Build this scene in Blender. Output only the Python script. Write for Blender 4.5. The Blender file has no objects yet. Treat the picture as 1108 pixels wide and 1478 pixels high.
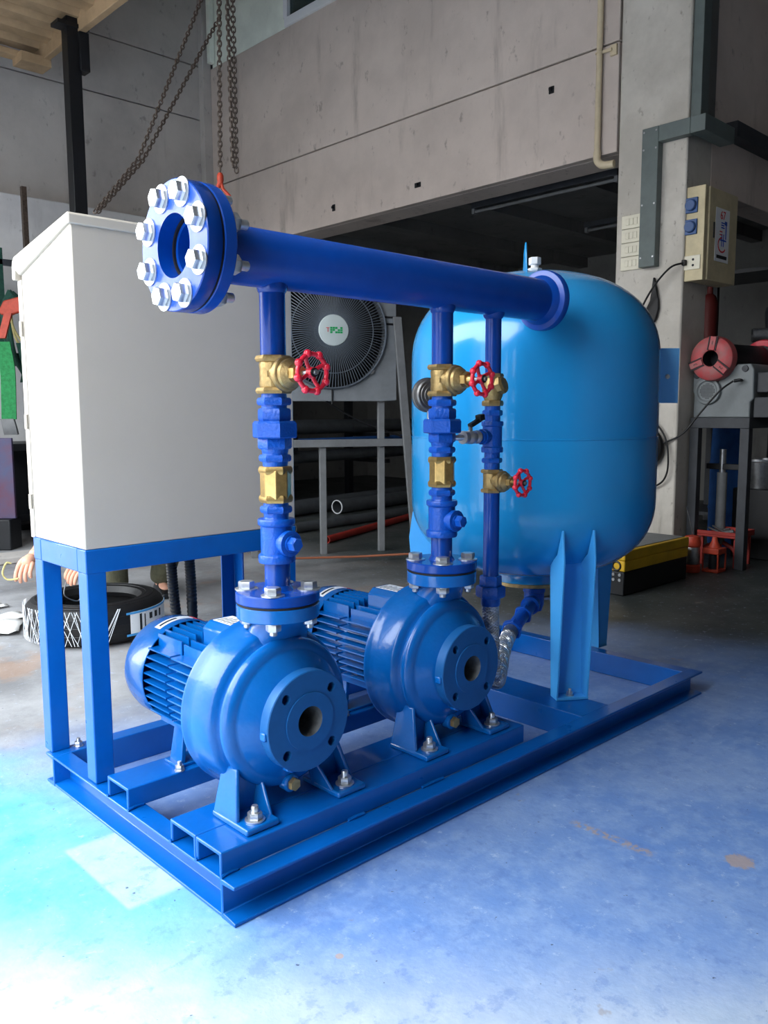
import bpy, bmesh, math, random
from mathutils import Vector, Matrix, Quaternion
random.seed(7)
PI = math.pi
D = bpy.data
SC = bpy.context.scene
COL = SC.collection

# ------------------------------------------------------------------ camera
def make_camera():
    cam = D.cameras.new('camera'); o = D.objects.new('camera', cam); COL.objects.link(o)
    y, p, r = math.radians(46.4518), math.radians(-6.7798), math.radians(-0.2335)
    f = Vector((math.cos(p)*math.cos(y), math.cos(p)*math.sin(y), math.sin(p)))
    rt = Vector((math.sin(y), -math.cos(y), 0)); up = rt.cross(f)
    R = math.cos(r)*rt + math.sin(r)*up; U = -math.sin(r)*rt + math.cos(r)*up
    m = Matrix.Identity(4)
    for i in range(3):
        m[i][0] = R[i]; m[i][1] = U[i]; m[i][2] = -f[i]
    m[0][3], m[1][3], m[2][3] = -0.8702, -1.3602, 1.0406
    o.matrix_world = m
    cam.sensor_fit = 'HORIZONTAL'; cam.sensor_width = 36.0
    cam.lens = 1204.736/1108*36.0
    cam.clip_start = 0.05; cam.clip_end = 200
    SC.camera = o
make_camera()

# ------------------------------------------------------------------ sky, daylight, exposure
SC.view_settings.view_transform = 'Standard'
SC.view_settings.look = 'None'
SC.view_settings.gamma = 1.0
SC.view_settings.use_curve_mapping = False
SC.view_settings.exposure = -0.27
W = D.worlds.new('sky'); SC.world = W; W.use_nodes = True
wn = W.node_tree.nodes; wl = W.node_tree.links
bg = wn['Background']; bg.inputs['Strength'].default_value = 13.0
tc = wn.new('ShaderNodeTexCoord'); sx = wn.new('ShaderNodeSeparateXYZ'); rp = wn.new('ShaderNodeValToRGB')
wl.new(tc.outputs['Generated'], sx.inputs[0]); wl.new(sx.outputs['Z'], rp.inputs[0]); wl.new(rp.outputs[0], bg.inputs['Color'])
rp.color_ramp.elements[0].position = 0.0; rp.color_ramp.elements[0].color = (0.93, 0.94, 0.96, 1)
rp.color_ramp.elements[1].position = 0.7; rp.color_ramp.elements[1].color = (0.86, 0.94, 1.0, 1)
def portal(loc, rot, sxx, syy):
    l = D.lights.new('doorway_portal', 'AREA'); l.shape = 'RECTANGLE'; l.size = sxx; l.size_y = syy
    l.cycles.is_portal = True
    o = D.objects.new('doorway_portal', l); COL.objects.link(o); o.location = loc; o.rotation_euler = rot
OPX, OPZ, OPY0, OPY1 = -1.15, 3.8, -0.75, 5.2
portal((OPX, (OPY0+OPY1)/2, OPZ/2), (0, -PI/2, 0), OPZ, OPY1-OPY0)

# ------------------------------------------------------------------ materials
def lin(c):
    return tuple((x/255/12.92 if x/255 <= .04045 else ((x/255+.055)/1.055)**2.4) for x in c)
def mat(name, rgb, rough=.5, metal=0., var=.0, scale=6., bump=0., bscale=60., coat=0., rvar=0., rgb2=None, trans=0., alpha=1., ior=None, sat=None):
    m = D.materials.new(name); m.use_nodes = True
    n = m.node_tree.nodes; l = m.node_tree.links; b = n['Principled BSDF']
    c = lin(rgb)
    b.inputs['Base Color'].default_value = (*c, 1); b.inputs['Roughness'].default_value = rough; b.inputs['Metallic'].default_value = metal
    b.inputs['Coat Weight'].default_value = coat; b.inputs['Coat Roughness'].default_value = .08
    if metal < .2: b.inputs['Specular IOR Level'].default_value = .38
    if trans: b.inputs['Transmission Weight'].default_value = trans
    if ior: b.inputs['IOR'].default_value = ior
    if alpha < 1: b.inputs['Alpha'].default_value = alpha
    t = None
    if var or bump or rvar or rgb2:
        t = n.new('ShaderNodeTexCoord')
    if var or rgb2:
        nz = n.new('ShaderNodeTexNoise'); nz.inputs['Scale'].default_value = scale; nz.inputs['Detail'].default_value = 6; nz.inputs['Roughness'].default_value = .65
        l.new(t.outputs['Object'], nz.inputs['Vector'])
        rm = n.new('ShaderNodeValToRGB'); l.new(nz.outputs['Fac'], rm.inputs[0])
        c2 = lin(rgb2) if rgb2 else tuple(max(0, x*(1-var)) for x in c)
        c1 = c if rgb2 else tuple(min(1, x*(1+var*.6)) for x in c)
        rm.color_ramp.elements[0].position = .34; rm.color_ramp.elements[0].color = (*c2, 1)
        rm.color_ramp.elements[1].position = .62; rm.color_ramp.elements[1].color = (*c1, 1)
        l.new(rm.outputs[0], b.inputs['Base Color'])
    if rvar:
        nr = n.new('ShaderNodeTexNoise'); nr.inputs['Scale'].default_value = scale*2.3; nr.inputs['Detail'].default_value = 4
        l.new(t.outputs['Object'], nr.inputs['Vector'])
        mr = n.new('ShaderNodeMapRange'); l.new(nr.outputs['Fac'], mr.inputs[0])
        mr.inputs[3].default_value = rough-rvar; mr.inputs[4].default_value = rough+rvar
        l.new(mr.outputs[0], b.inputs['Roughness'])
    if bump:
        nb = n.new('ShaderNodeTexNoise'); nb.inputs['Scale'].default_value = bscale; nb.inputs['Detail'].default_value = 3
        l.new(t.outputs['Object'], nb.inputs['Vector'])
        bp = n.new('ShaderNodeBump'); bp.inputs['Strength'].default_value = bump; bp.inputs['Distance'].default_value = .01
        l.new(nb.outputs['Fac'], bp.inputs['Height']); l.new(bp.outputs[0], b.inputs['Normal'])
    return m
M = {}
M['skid'] = mat('skid blue gloss paint', (2, 88, 168), .30, var=.08, scale=9, bump=.05, bscale=25, coat=.25, rvar=.06)
M['royal'] = mat('royal blue gloss paint', (4, 64, 154), .27, var=.08, scale=14, bump=.06, bscale=45, coat=.15)
M['fitting'] = mat('royal blue paint over rough castings', (4, 78, 176), .36, var=.1, scale=40, bump=.22, bscale=170, coat=.15)
M['pump'] = mat('pump blue enamel', (4, 93, 170), .27, var=.06, scale=12, bump=.09, bscale=70, coat=.4)
M['flange'] = mat('satin blue machined flange', (24, 90, 150), .42, var=.07, scale=30, metal=.15)
M['tank'] = mat('light blue tank enamel', (30, 142, 206), .2, var=.03, scale=4, bump=.015, bscale=9, coat=.5)
M['bracket'] = mat('sky blue powder coat', (66, 162, 230), .38, var=.03)
M['zinc'] = mat('zinc plated steel', (205, 208, 212), .3, metal=.85, var=.1, scale=90)
M['brass'] = mat('yellow brass', (196, 164, 104), .33, metal=.9, var=.15, scale=70, bump=.05, bscale=150)
M['brassc'] = mat('cast brass', (172, 146, 98), .42, metal=.8, var=.2, scale=80, bump=.12, bscale=190)
M['red'] = mat('red enamel', (222, 38, 62), .28, var=.06, scale=40, coat=.4)
M['black'] = mat('black rubber', (18, 18, 20), .48, var=.2, scale=30)
M['blackp'] = mat('black paint', (20, 22, 26), .45, var=.25, scale=8)
M['steel'] = mat('bare steel', (160, 162, 165), .34, metal=.9, var=.2, scale=50)
M['gaugem'] = mat('dull ribbed steel', (128, 126, 124), .42, metal=.9, var=.2, scale=60)
M['darkred'] = mat('dark red paint', (96, 30, 28), .55)
M['darkbore'] = mat('grey cast iron bore', (96, 98, 100), .6, var=.3, scale=60)
M['cab'] = mat('light grey beige enamel', (190, 181, 168), .36, var=.025, scale=5, bump=.03, bscale=240)
M['plate'] = mat('sky blue powder coat lightened as if lit', (112, 186, 244), .4)  # bracket paint lightened to put daylight into the tank plate's colour
M['white'] = mat('white vinyl', (232, 234, 236), .45)
M['ink'] = mat('black ink', (30, 32, 36), .6)
M['redink'] = mat('red ink', (206, 40, 48), .5)
M['blueink'] = mat('blue ink', (30, 80, 190), .5)
M['greenink'] = mat('green ink', (22, 150, 84), .5)
M['grey'] = mat('grey steel paint', (112, 114, 116), .5, var=.15, scale=9)
M['greyd'] = mat('dark grey steel paint', (52, 55, 60), .5, var=.2, scale=9)
M['trunk'] = mat('green grey trunking', (96, 106, 104), .5, var=.12, scale=7)
M['acgrey'] = mat('dusty grey sheet metal', (120, 124, 128), .55, var=.15, scale=6)
M['hubg'] = mat('pale grey plastic', (182, 192, 192), .45)
M['wire'] = mat('dark blue grey wire', (98, 106, 116), .45, metal=.3)
M['cream'] = mat('cream pvc', (206, 190, 160), .5, var=.1, scale=9)
M['ivory'] = mat('ivory plastic', (222, 216, 196), .45, var=.06, scale=20)
M['panel'] = mat('aged beige enamel', (196, 182, 146), .45, var=.14, scale=9)
M['soffit'] = mat('dusty tan steel decking', (172, 146, 114), .6, var=.25, scale=3)
M['chain'] = mat('rusty dark chain steel', (84, 72, 64), .5, metal=.5, var=.35, scale=60)
M['orange'] = mat('orange red paint', (176, 62, 40), .5, var=.2, scale=30)
M['glass'] = mat('window glass', (120, 140, 140), .05, trans=.85, ior=1.45)
M['wpanel'] = mat('pale green infill board', (240, 246, 234), .6, var=.1, scale=3)
M['socket'] = mat('blue plastic', (52, 84, 134), .4)
M['pink'] = mat('faded red chuck paint', (176, 66, 70), .5, rgb2=(150, 98, 96), scale=14)
M['machine'] = mat('grey machine enamel', (114, 120, 122), .42, var=.12, scale=8)
M['yellow'] = mat('yellow paint', (206, 164, 36), .45, var=.15, scale=8)
M['sling'] = mat('green polyester webbing', (40, 130, 74), .8, var=.25, scale=40)
M['slingd'] = mat('dark green rope', (30, 68, 58), .85, var=.3, scale=60)
M['rope'] = mat('pale yellow rope', (190, 178, 120), .8, var=.2, scale=80)
M['skin'] = mat('skin', (214, 160, 134), .5, var=.06, scale=25)
M['olive'] = mat('olive cotton', (88, 88, 70), .85, var=.2, scale=30, bump=.2, bscale=120)
M['shirt'] = mat('grey cotton', (96, 100, 108), .85, var=.15, scale=30)
M['hair'] = mat('black hair', (18, 16, 15), .5)
M['copper'] = mat('copper', (204, 128, 96), .4, metal=.5)
M['redpipe'] = mat('red primer pipe', (150, 44, 36), .55, var=.2, scale=10)
M['dpipe'] = mat('dark steel pipe', (84, 88, 92), .45, metal=.3, var=.2, scale=10)
M['gasket'] = mat('black gasket', (16, 16, 20), .7)
M['paper'] = mat('white paper', (226, 226, 224), .8, var=.05, scale=20)
M['wrap'] = mat('clear plastic wrap', (225, 230, 235), .2, var=.05)
M['bluelabel'] = mat('light blue label', (70, 150, 210), .5)
M['bluecloth'] = mat('blue cloth', (46, 96, 168), .8, var=.2, scale=9)
M['poster'] = mat('blue and red printed sheet', (52, 76, 112), .5, rgb2=(92, 48, 64), scale=1.6)

def braid_mat():
    m = mat('braided stainless steel', (186, 188, 190), .35, metal=.8)
    n = m.node_tree.nodes; l = m.node_tree.links; b = n['Principled BSDF']
    t = n.new('ShaderNodeTexCoord'); v = n.new('ShaderNodeTexVoronoi'); v.inputs['Scale'].default_value = 190
    l.new(t.outputs['Object'], v.inputs['Vector'])
    bp = n.new('ShaderNodeBump'); bp.inputs['Strength'].default_value = .8; bp.inputs['Distance'].default_value = .004
    l.new(v.outputs['Distance'], bp.inputs['Height']); l.new(bp.outputs[0], b.inputs['Normal'])
    return m
M['braid'] = braid_mat()

def floor_mat():
    m = D.materials.new('painted workshop concrete'); m.use_nodes = True
    n = m.node_tree.nodes; l = m.node_tree.links; b = n['Principled BSDF']
    geo = n.new('ShaderNodeNewGeometry'); pos = geo.outputs['Position']
    def noise(s, d=6, r=.6, off=0):
        x = n.new('ShaderNodeTexNoise'); x.inputs['Scale'].default_value = s; x.inputs['Detail'].default_value = d; x.inputs['Roughness'].default_value = r
        if off:
            mp = n.new('ShaderNodeMapping'); mp.inputs['Location'].default_value = (off, off*1.7, 0); l.new(pos, mp.inputs[0]); l.new(mp.outputs[0], x.inputs['Vector'])
        else: l.new(pos, x.inputs['Vector'])
        return x.outputs['Fac']
    def ss(v, a, bb):
        x = n.new('ShaderNodeMapRange'); x.interpolation_type = 'SMOOTHSTEP'; l.new(v, x.inputs[0]); x.inputs[1].default_value = a; x.inputs[2].default_value = bb; return x.outputs[0]
    def ma(op, a, c):
        x = n.new('ShaderNodeMath'); x.operation = op
        for i, q in enumerate((a, c)):
            if isinstance(q, (int, float)): x.inputs[i].default_value = q
            else: l.new(q, x.inputs[i])
        return x.outputs[0]
    def mix(f, a, c):
        x = n.new('ShaderNodeMix'); x.data_type = 'RGBA'
        if isinstance(f, (int, float)): x.inputs[0].default_value = f
        else: l.new(f, x.inputs[0])
        for i, q in ((6, a), (7, c)):
            if isinstance(q, tuple): x.inputs[i].default_value = (*lin(q), 1)
            else: l.new(q, x.inputs[i])
        return x.outputs[2]
    sp = n.new('ShaderNodeSeparateXYZ'); l.new(pos, sp.inputs[0])
    X, Y = sp.outputs['X'], sp.outputs['Y']
    nb = noise(.9, 5); wob = ma('MULTIPLY', ma('SUBTRACT', nb, .5), 1.2)
    xx = ma('ADD', X, wob); yy = ma('ADD', Y, wob)
    blue = ma('MULTIPLY', ma('SUBTRACT', 1.0, ss(ma('ADD', xx, ma('MULTIPLY', yy, .35)), 2.0, 3.2)), ma('SUBTRACT', 1.0, ss(yy, .85, 1.5)))
    concrete = mix(ss(noise(1.6, 7, .65, 3), .35, .65), (120, 120, 122), (164, 164, 166))
    concrete = mix(ma('MULTIPLY', ss(noise(2.2, 6, .6, 9), .56, .68), .55), concrete, (160, 128, 104))
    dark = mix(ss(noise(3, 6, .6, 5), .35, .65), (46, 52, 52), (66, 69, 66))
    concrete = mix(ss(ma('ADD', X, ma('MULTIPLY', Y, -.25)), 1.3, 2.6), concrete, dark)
    b1 = mix(ss(noise(2.0, 6, .65, 1), .30, .70), (100, 138, 200), (128, 156, 204))
    b2 = mix(ma('MULTIPLY', ss(noise(14, 7, .7, 2), .42, .70), .6), b1, (150, 176, 216))
    teal = mix(ss(noise(5, 6, .7, 4), .3, .7), (120, 184, 222), (84, 172, 214))
    tl = ma('MULTIPLY', ma('SUBTRACT', 1.0, ss(ma('ADD', X, ma('MULTIPLY', wob, .6)), -.25, .15)), ss(Y, -.6, .0))
    b3 = mix(tl, b2, teal)
    pale = mix(ss(noise(7, 7, .65, 6), .35, .7), (176, 190, 206), (204, 212, 220))  # bare concrete past the overspray, whitened further to stand in for daylight glare
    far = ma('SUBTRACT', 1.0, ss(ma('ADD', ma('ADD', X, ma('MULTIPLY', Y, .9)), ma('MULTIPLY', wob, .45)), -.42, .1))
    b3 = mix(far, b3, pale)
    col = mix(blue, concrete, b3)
    # the pale rectangle that was masked from the paint, left of the skid
    def box(a0, a1, v, w): return ma('MULTIPLY', ss(v, a0-w, a0+w), ma('SUBTRACT', 1.0, ss(v, a1-w, a1+w)))
    rect = ma('MULTIPLY', box(-.125, .1, X, .006), box(.21, .54, Y, .012))
    col = mix(ma('MULTIPLY', rect, .8), col, mix(ss(noise(9, 6, .6, 7), .3, .7), (158, 186, 204), (178, 196, 206)))
    # wear: pale chips, dark specks, brown scuffs
    dm = ss(noise(17, 6, .7, 31), .53, .64)
    col = mix(ma('MULTIPLY', ma('MULTIPLY', dm, blue), .35), col, (84, 116, 180))
    chips = ss(noise(26, 8, .8, 11), .575, .65)
    col = mix(ma('MULTIPLY', chips, .5), col, (186, 202, 226))
    nz_ = noise(60, 5, .7, 41)
    st1 = ma('MULTIPLY', box(.858, .886, X, .008), box(-.44, -.225, Y, .02))
    st1 = ma('MULTIPLY', st1, ss(nz_, .46, .54))
    d2 = ma('ADD', ma('POWER', ma('ABSOLUTE', ma('SUBTRACT', X, .99), 0), 2), ma('POWER', ma('ABSOLUTE', ma('SUBTRACT', Y, -.60), 0), 2))
    st2 = ma('SUBTRACT', 1.0, ss(ma('ADD', d2, ma('MULTIPLY', ma('SUBTRACT', nz_, .5), .003)), .0006, .0014))
    d3 = ma('ADD', ma('POWER', ma('ABSOLUTE', ma('SUBTRACT', X, .097), 0), 2), ma('POWER', ma('ABSOLUTE', ma('SUBTRACT', Y, -.213), 0), 2))
    st3 = ma('SUBTRACT', 1.0, ss(d3, .00004, .0001))
    col = mix(ma('MULTIPLY', ma('MAXIMUM', st1, ma('MAXIMUM', st2, st3)), .8), col, (176, 156, 146))
    specks = ss(noise(60, 2, .5, 13), .735, .76)
    col = mix(ma('MULTIPLY', specks, .75), col, (44, 52, 70))
    scuff = ma('MULTIPLY', ss(noise(5.5, 5, .6, 17), .68, .72), .5)
    col = mix(scuff, col, (150, 136, 128))
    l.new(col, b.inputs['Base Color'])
    rg = n.new('ShaderNodeMapRange'); l.new(noise(4, 6, .6, 21), rg.inputs[0]); rg.inputs[3].default_value = .32; rg.inputs[4].default_value = .62
    l.new(rg.outputs[0], b.inputs['Roughness'])
    bp = n.new('ShaderNodeBump'); bp.inputs['Strength'].default_value = .12; bp.inputs['Distance'].default_value = .01
    l.new(noise(45, 5, .6, 8), bp.inputs['Height']); l.new(bp.outputs[0], b.inputs['Normal'])
    return m
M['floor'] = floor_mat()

def plaster(name, c1, c2, c3, s=1.2):
    m = D.materials.new(name); m.use_nodes = True
    n = m.node_tree.nodes; l = m.node_tree.links; b = n['Principled BSDF']
    geo = n.new('ShaderNodeNewGeometry')
    def noise(sc, d, mp=(1, 1, 1), off=0):
        q = n.new('ShaderNodeMapping'); q.inputs['Scale'].default_value = mp; q.inputs['Location'].default_value = (off, off, off)
        l.new(geo.outputs['Position'], q.inputs[0])
        x = n.new('ShaderNodeTexNoise'); x.inputs['Scale'].default_value = sc; x.inputs['Detail'].default_value = d; x.inputs['Roughness'].default_value = .65
        l.new(q.outputs[0], x.inputs['Vector']); return x.outputs['Fac']
    def ramp(f, a, bb):
        r = n.new('ShaderNodeMapRange'); r.interpolation_type = 'SMOOTHSTEP'; l.new(f, r.inputs[0]); r.inputs[1].default_value = a; r.inputs[2].default_value = bb; return r.outputs[0]
    def mix(f, a, c, k=1.0):
        x = n.new('ShaderNodeMix'); x.data_type = 'RGBA'
        g = n.new('ShaderNodeMath'); g.operation = 'MULTIPLY'; g.inputs[1].default_value = k; l.new(f, g.inputs[0]); l.new(g.outputs[0], x.inputs[0])
        for i, q in ((6, a), (7, c)):
            if isinstance(q, tuple): x.inputs[i].default_value = (*lin(q), 1)
            else: l.new(q, x.inputs[i])
        return x.outputs[2]
    col = mix(ramp(noise(s, 7), .3, .7), c1, c2)
    col = mix(ramp(noise(s*2.5, 6, (1, 1, .18), 4), .55, .75), col, c3, .6)
    col = mix(ramp(noise(s*9, 5, (1, 1, .6), 9), .61, .72), col, c3, .6)
    l.new(col, b.inputs['Base Color']); b.inputs['Roughness'].default_value = .85
    bp = n.new('ShaderNodeBump'); bp.inputs['Strength'].default_value = .15; bp.inputs['Distance'].default_value = .01
    l.new(noise(30, 5), bp.inputs['Height']); l.new(bp.outputs[0], b.inputs['Normal'])
    return m
M['wall'] = plaster('grubby off white plaster', (212, 198, 188), (192, 179, 170), (136, 124, 115))
M['walll'] = plaster('grey rendered wall', (190, 185, 180), (168, 163, 159), (122, 117, 114))
M['wallw'] = plaster('whitewashed low wall', (206, 206, 206), (180, 180, 182), (128, 126, 124))
M['dark'] = plaster('dark grey plaster', (118, 117, 114), (98, 98, 97), (64, 63, 62))  # mottled dark grey for the bay and the backing walls
M['pillar'] = plaster('worn white pillar plaster', (206, 200, 190), (180, 174, 164), (110, 100, 88), 2.0)

# ------------------------------------------------------------------ mesh builder
ORG = {}
def V(*a): return Vector(a)
class MB:
    def __init__(s): s.v = []; s.f = []
    def quad_rings(s, rings, closed=True, cap=(True, True)):
        b = len(s.v); n = len(rings[0]); k = len(rings)
        for r in rings: s.v += [Vector(p) for p in r]
        for i in range(k-1):
            for j in range(n if closed else n-1):
                a = b+i*n+j; c = b+i*n+(j+1) % n
                s.f.append((a, c, c+n, a+n))
        if cap[0]: s.f.append(tuple(b+j for j in range(n))[::-1])
        if cap[1]: s.f.append(tuple(b+(k-1)*n+j for j in range(n)))
        return s
    def box(s, lo, hi):
        return s.quad_rings([[(lo[0], lo[1], z), (hi[0], lo[1], z), (hi[0], hi[1], z), (lo[0], hi[1], z)] for z in (lo[2], hi[2])])
    def obox(s, c, ax, size):
        c = Vector(c); x, y, z = [Vector(a).normalized()*h/2 for a, h in zip(ax, size)]
        return s.quad_rings([[c-x-y+t*z, c+x-y+t*z, c+x+y+t*z, c-x+y+t*z] for t in (-1, 1)])
    def lathe(s, prof, o=(0, 0, 0), ax=(0, 0, 1), n=48, ph=0., close=False):
        o = Vector(o); ax = Vector(ax).normalized()
        u = ax.orthogonal().normalized()
        if abs(ax.z) > .99: u = V(1, 0, 0)
        elif abs(ax.z) < .01: u = V(0, 0, 1)
        w = ax.cross(u); b = len(s.v); idx = []
        for r, t in prof:
            if r < 1e-6: idx.append([len(s.v)]); s.v.append(o+ax*t)
            else:
                idx.append(list(range(len(s.v), len(s.v)+n)))
                for j in range(n):
                    a = ph+2*PI*j/n; s.v.append(o+ax*t+(u*math.cos(a)+w*math.sin(a))*r)
        pr = list(zip(idx, idx[1:]))
        if close: pr.append((idx[-1], idx[0]))
        for A, B in pr:
            if len(A) == 1 and len(B) == 1: continue
            for j in range(n):
                k = (j+1) % n
                if len(A) == 1: s.f.append((A[0], B[k], B[j]))
                elif len(B) == 1: s.f.append((A[j], A[k], B[0]))
                else: s.f.append((A[j], A[k], B[k], B[j]))
        return s
    def cyl(s, p0, p1, r0, r1=None, n=24):
        p0 = Vector(p0); p1 = Vector(p1); L = (p1-p0).length; r1 = r0 if r1 is None else r1
        return s.lathe([(0, 0), (r0, 0), (r1, L), (0, L)], p0, p1-p0, n)
    def hexp(s, o, ax, r, h, ch=.06, ph=0.):
        return s.lathe([(0, 0), (r*.92, 0), (r, r*ch*1.4), (r, h-r*ch*1.4), (r*.92, h), (0, h)], o, ax, 6, ph)
    def tube(s, pts, r, n=10, cap=True):
        P = [Vector(p) for p in pts]; rings = []
        t0 = (P[1]-P[0]).normalized(); u = t0.orthogonal().normalized(); pt = t0
        for i, p in enumerate(P):
            t = (P[min(i+1, len(P)-1)]-P[max(i-1, 0)]).normalized()
            u = pt.rotation_difference(t) @ u; u = (u-t*u.dot(t)).normalized(); pt = t; w = t.cross(u)
            rr = r[i] if isinstance(r, (list, tuple)) else r
            rings.append([p+(u*math.cos(2*PI*j/n)+w*math.sin(2*PI*j/n))*rr for j in range(n)])
        return s.quad_rings(rings, True, (cap, cap))
    def prism(s, poly, o, u, v, w):          # polygon in (u,v) at o, swept along w
        o, u, v, w = map(Vector, (o, u, v, w))
        return s.quad_rings([[o+u*a+v*b for a, b in poly], [o+u*a+v*b+w for a, b in poly]])
    def torus(s, o, ax, R, r, n=32, m=10):
        return s.lathe([(R+r*math.cos(2*PI*i/m), r*math.sin(2*PI*i/m)) for i in range(m)], o, ax, n, close=True)
    def ball(s, o, r, n=14):
        return s.lathe([(r*math.sin(PI*i/(n//2)), -r*math.cos(PI*i/(n//2))) if 0 < i < n//2 else (0, -r if i == 0 else r) for i in range(n//2+1)], o, (0, 0, 1), n)
    def mesh(s, name, mt, org=(0, 0, 0), sharp=34):
        org = Vector(org)
        me = D.meshes.new(name); me.from_pydata([tuple(p-org) for p in s.v], [], s.f)
        bm = bmesh.new(); bm.from_mesh(me); bmesh.ops.recalc_face_normals(bm, faces=bm.faces); bm.to_mesh(me); bm.free()
        me.shade_smooth(); me.set_sharp_from_angle(angle=math.radians(sharp))
        me.materials.append(M[mt] if isinstance(mt, str) else mt)
        return me
    def build(s, name, mt, parent=None, bevel=0., org=None, seg=2, sharp=34):
        if parent is not None: org = ORG[parent.name]
        elif org is None:
            xs = [p.x for p in s.v]; ys = [p.y for p in s.v]; zs = [p.z for p in s.v]
            org = ((min(xs)+max(xs))/2, (min(ys)+max(ys))/2, min(zs))
        o = D.objects.new(name, s.mesh(name, mt, org, sharp)); COL.objects.link(o)
        if parent is None: o.location = org
        else: o.parent = parent
        ORG[o.name] = Vector(org)
        if bevel:
            b = o.modifiers.new('bevel', 'BEVEL'); b.width = bevel; b.segments = seg; b.limit_method = 'ANGLE'; b.angle_limit = math.radians(35)
        return o
def spline(pts, k=8):
    P = [Vector(p) for p in pts]; P = [2*P[0]-P[1]]+P+[2*P[-1]-P[-2]]; out = []
    for i in range(1, len(P)-2):
        a, b, c, d = P[i-1:i+3]
        for j in range(k):
            t = j/k
            out.append(.5*((2*b)+(c-a)*t+(2*a-5*b+4*c-d)*t*t+(3*b-a-3*c+d)*t**3))
    return out+[P[-2]]
def tag(o, label=None, cat=None, group=None, kind=None):
    if label: o['label'] = label
    if cat: o['category'] = cat
    if group: o['group'] = group
    if kind: o['kind'] = kind
    return o
def thing(name, label, cat, loc, group=None):
    o = D.objects.new(name, None); COL.objects.link(o); o.location = loc; o.empty_display_size = .05
    ORG[o.name] = Vector(loc)
    return tag(o, label, cat, group)
def inst(name, me, parent, loc, q=None):      # a part that shares its mesh with others
    o = D.objects.new(name, me); COL.objects.link(o)
    o.parent = parent; o.location = Vector(loc)-ORG[parent.name]
    if q is not None: o.rotation_mode = 'QUATERNION'; o.rotation_quaternion = q
    ORG[o.name] = Vector(loc)
    return o
def copy_tree(o, parent=None):
    c = o.copy(); COL.objects.link(c)
    if parent is not None: c.parent = parent
    for ch in list(o.children): copy_tree(ch, c)
    return c
def copy_thing(o, off, label):
    c = copy_tree(o); c.location = Vector(o.location)+Vector(off); c['label'] = label
    return c
def zto(ax): return V(0, 0, 1).rotation_difference(Vector(ax))
def struct(mb, name, mt, parent=None, bevel=0., org=None):
    o = mb.build(name, mt, parent, bevel, org)
    if parent is None: o['kind'] = 'structure'
    return o
def cut(o, cutter):
    me = cutter.mesh('cutter', 'black', ORG[o.name]); c = D.objects.new('cutter', me); COL.objects.link(c); c.location = o.matrix_world.translation if o.parent is None else ORG[o.name]
    c.location = ORG[o.name]
    b = o.modifiers.new('cut', 'BOOLEAN'); b.object = c; b.operation = 'DIFFERENCE'; b.solver = 'EXACT'
    bpy.context.view_layer.update()
    dg = bpy.context.evaluated_depsgraph_get(); nm = D.meshes.new_from_object(o.evaluated_get(dg))
    o.modifiers.remove(b); old = o.data; o.data = nm; D.objects.remove(c); D.meshes.remove(me)
    nm.shade_smooth(); nm.set_sharp_from_angle(angle=math.radians(34))
    return o
def text(s, size, o, u, v, parent, mt, name='lettering', depth=.0006, align='CENTER'):
    cu = D.curves.new('t', 'FONT'); cu.body = s; cu.size = size; cu.align_x = align; cu.align_y = 'CENTER'; cu.extrude = depth; cu.resolution_u = 3
    t = D.objects.new('t', cu); COL.objects.link(t); bpy.context.view_layer.update()
    me = D.meshes.new_from_object(t.evaluated_get(bpy.context.evaluated_depsgraph_get()))
    D.objects.remove(t); D.curves.remove(cu)
    u = Vector(u).normalized(); v = Vector(v).normalized(); w = u.cross(v)
    m = Matrix((u, v, w)).transposed().to_4x4(); m.translation = Vector(o)-ORG[parent.name]
    me.transform(m); me.name = name; me.materials.clear(); me.materials.append(M[mt])
    ob = D.objects.new(name, me); COL.objects.link(ob); ob.parent = parent
    ORG[ob.name] = ORG[parent.name]
    return ob
EX, EY, EZ = V(1, 0, 0), V(0, 1, 0), V(0, 0, 1)

# ------------------------------------------------------------------ the room
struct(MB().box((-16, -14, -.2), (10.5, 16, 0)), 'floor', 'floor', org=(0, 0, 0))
struct(MB().box((OPX-.2, -5.4, 6.2), (10.2, 8, 6.4)), 'ceiling', 'walll')
struct(MB().box((OPX-.2, -5.2, OPZ), (OPX, 7.3, 6.2)), 'wall_front', 'walll')
struct(MB().box((OPX-.2, -5.4, 0), (10.2, -5.2, 6.2)), 'wall_south', 'walll')
for i_, (y0_, y1_) in enumerate(((-5.2, OPY0), (OPY1, 6.5))):  # unseen jambs, sized to narrow the incoming daylight
    struct(MB().box((OPX-.2, y0_, 0), (OPX, y1_, OPZ)), 'wall_jamb_%s' % ('south', 'north')[i_], 'walll')
# left wall (behind the cabinet): upper render above, whitewashed parapet below
wl_ = struct(MB().box((OPX-.2, 7.06, 0), (4.6, 7.25, 6.2)), 'wall_left', 'dark')
g = .012
for z0, z1 in ((2.9, 4.245-g), (4.245, 4.80-g), (4.80, 6.2)):
    struct(MB().box((OPX-.2, 6.99, z0), (4.4, 7.06, z1)), 'panel', 'walll', wl_, .004)
struct(MB().box((OPX-.2, 6.5, 0), (4.38, 6.99, 2.99)), 'wall_parapet', 'wallw', None, .01)
struct(MB().box((4.30, 6.90, 3.0), (4.40, 6.99, 6.2)), 'trim_1', 'walll', None, .004)
struct(MB().box((4.33, 6.80, 4.80), (4.39, 6.86, 6.2)), 'trim_2', 'wpanel', None, .004)
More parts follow.
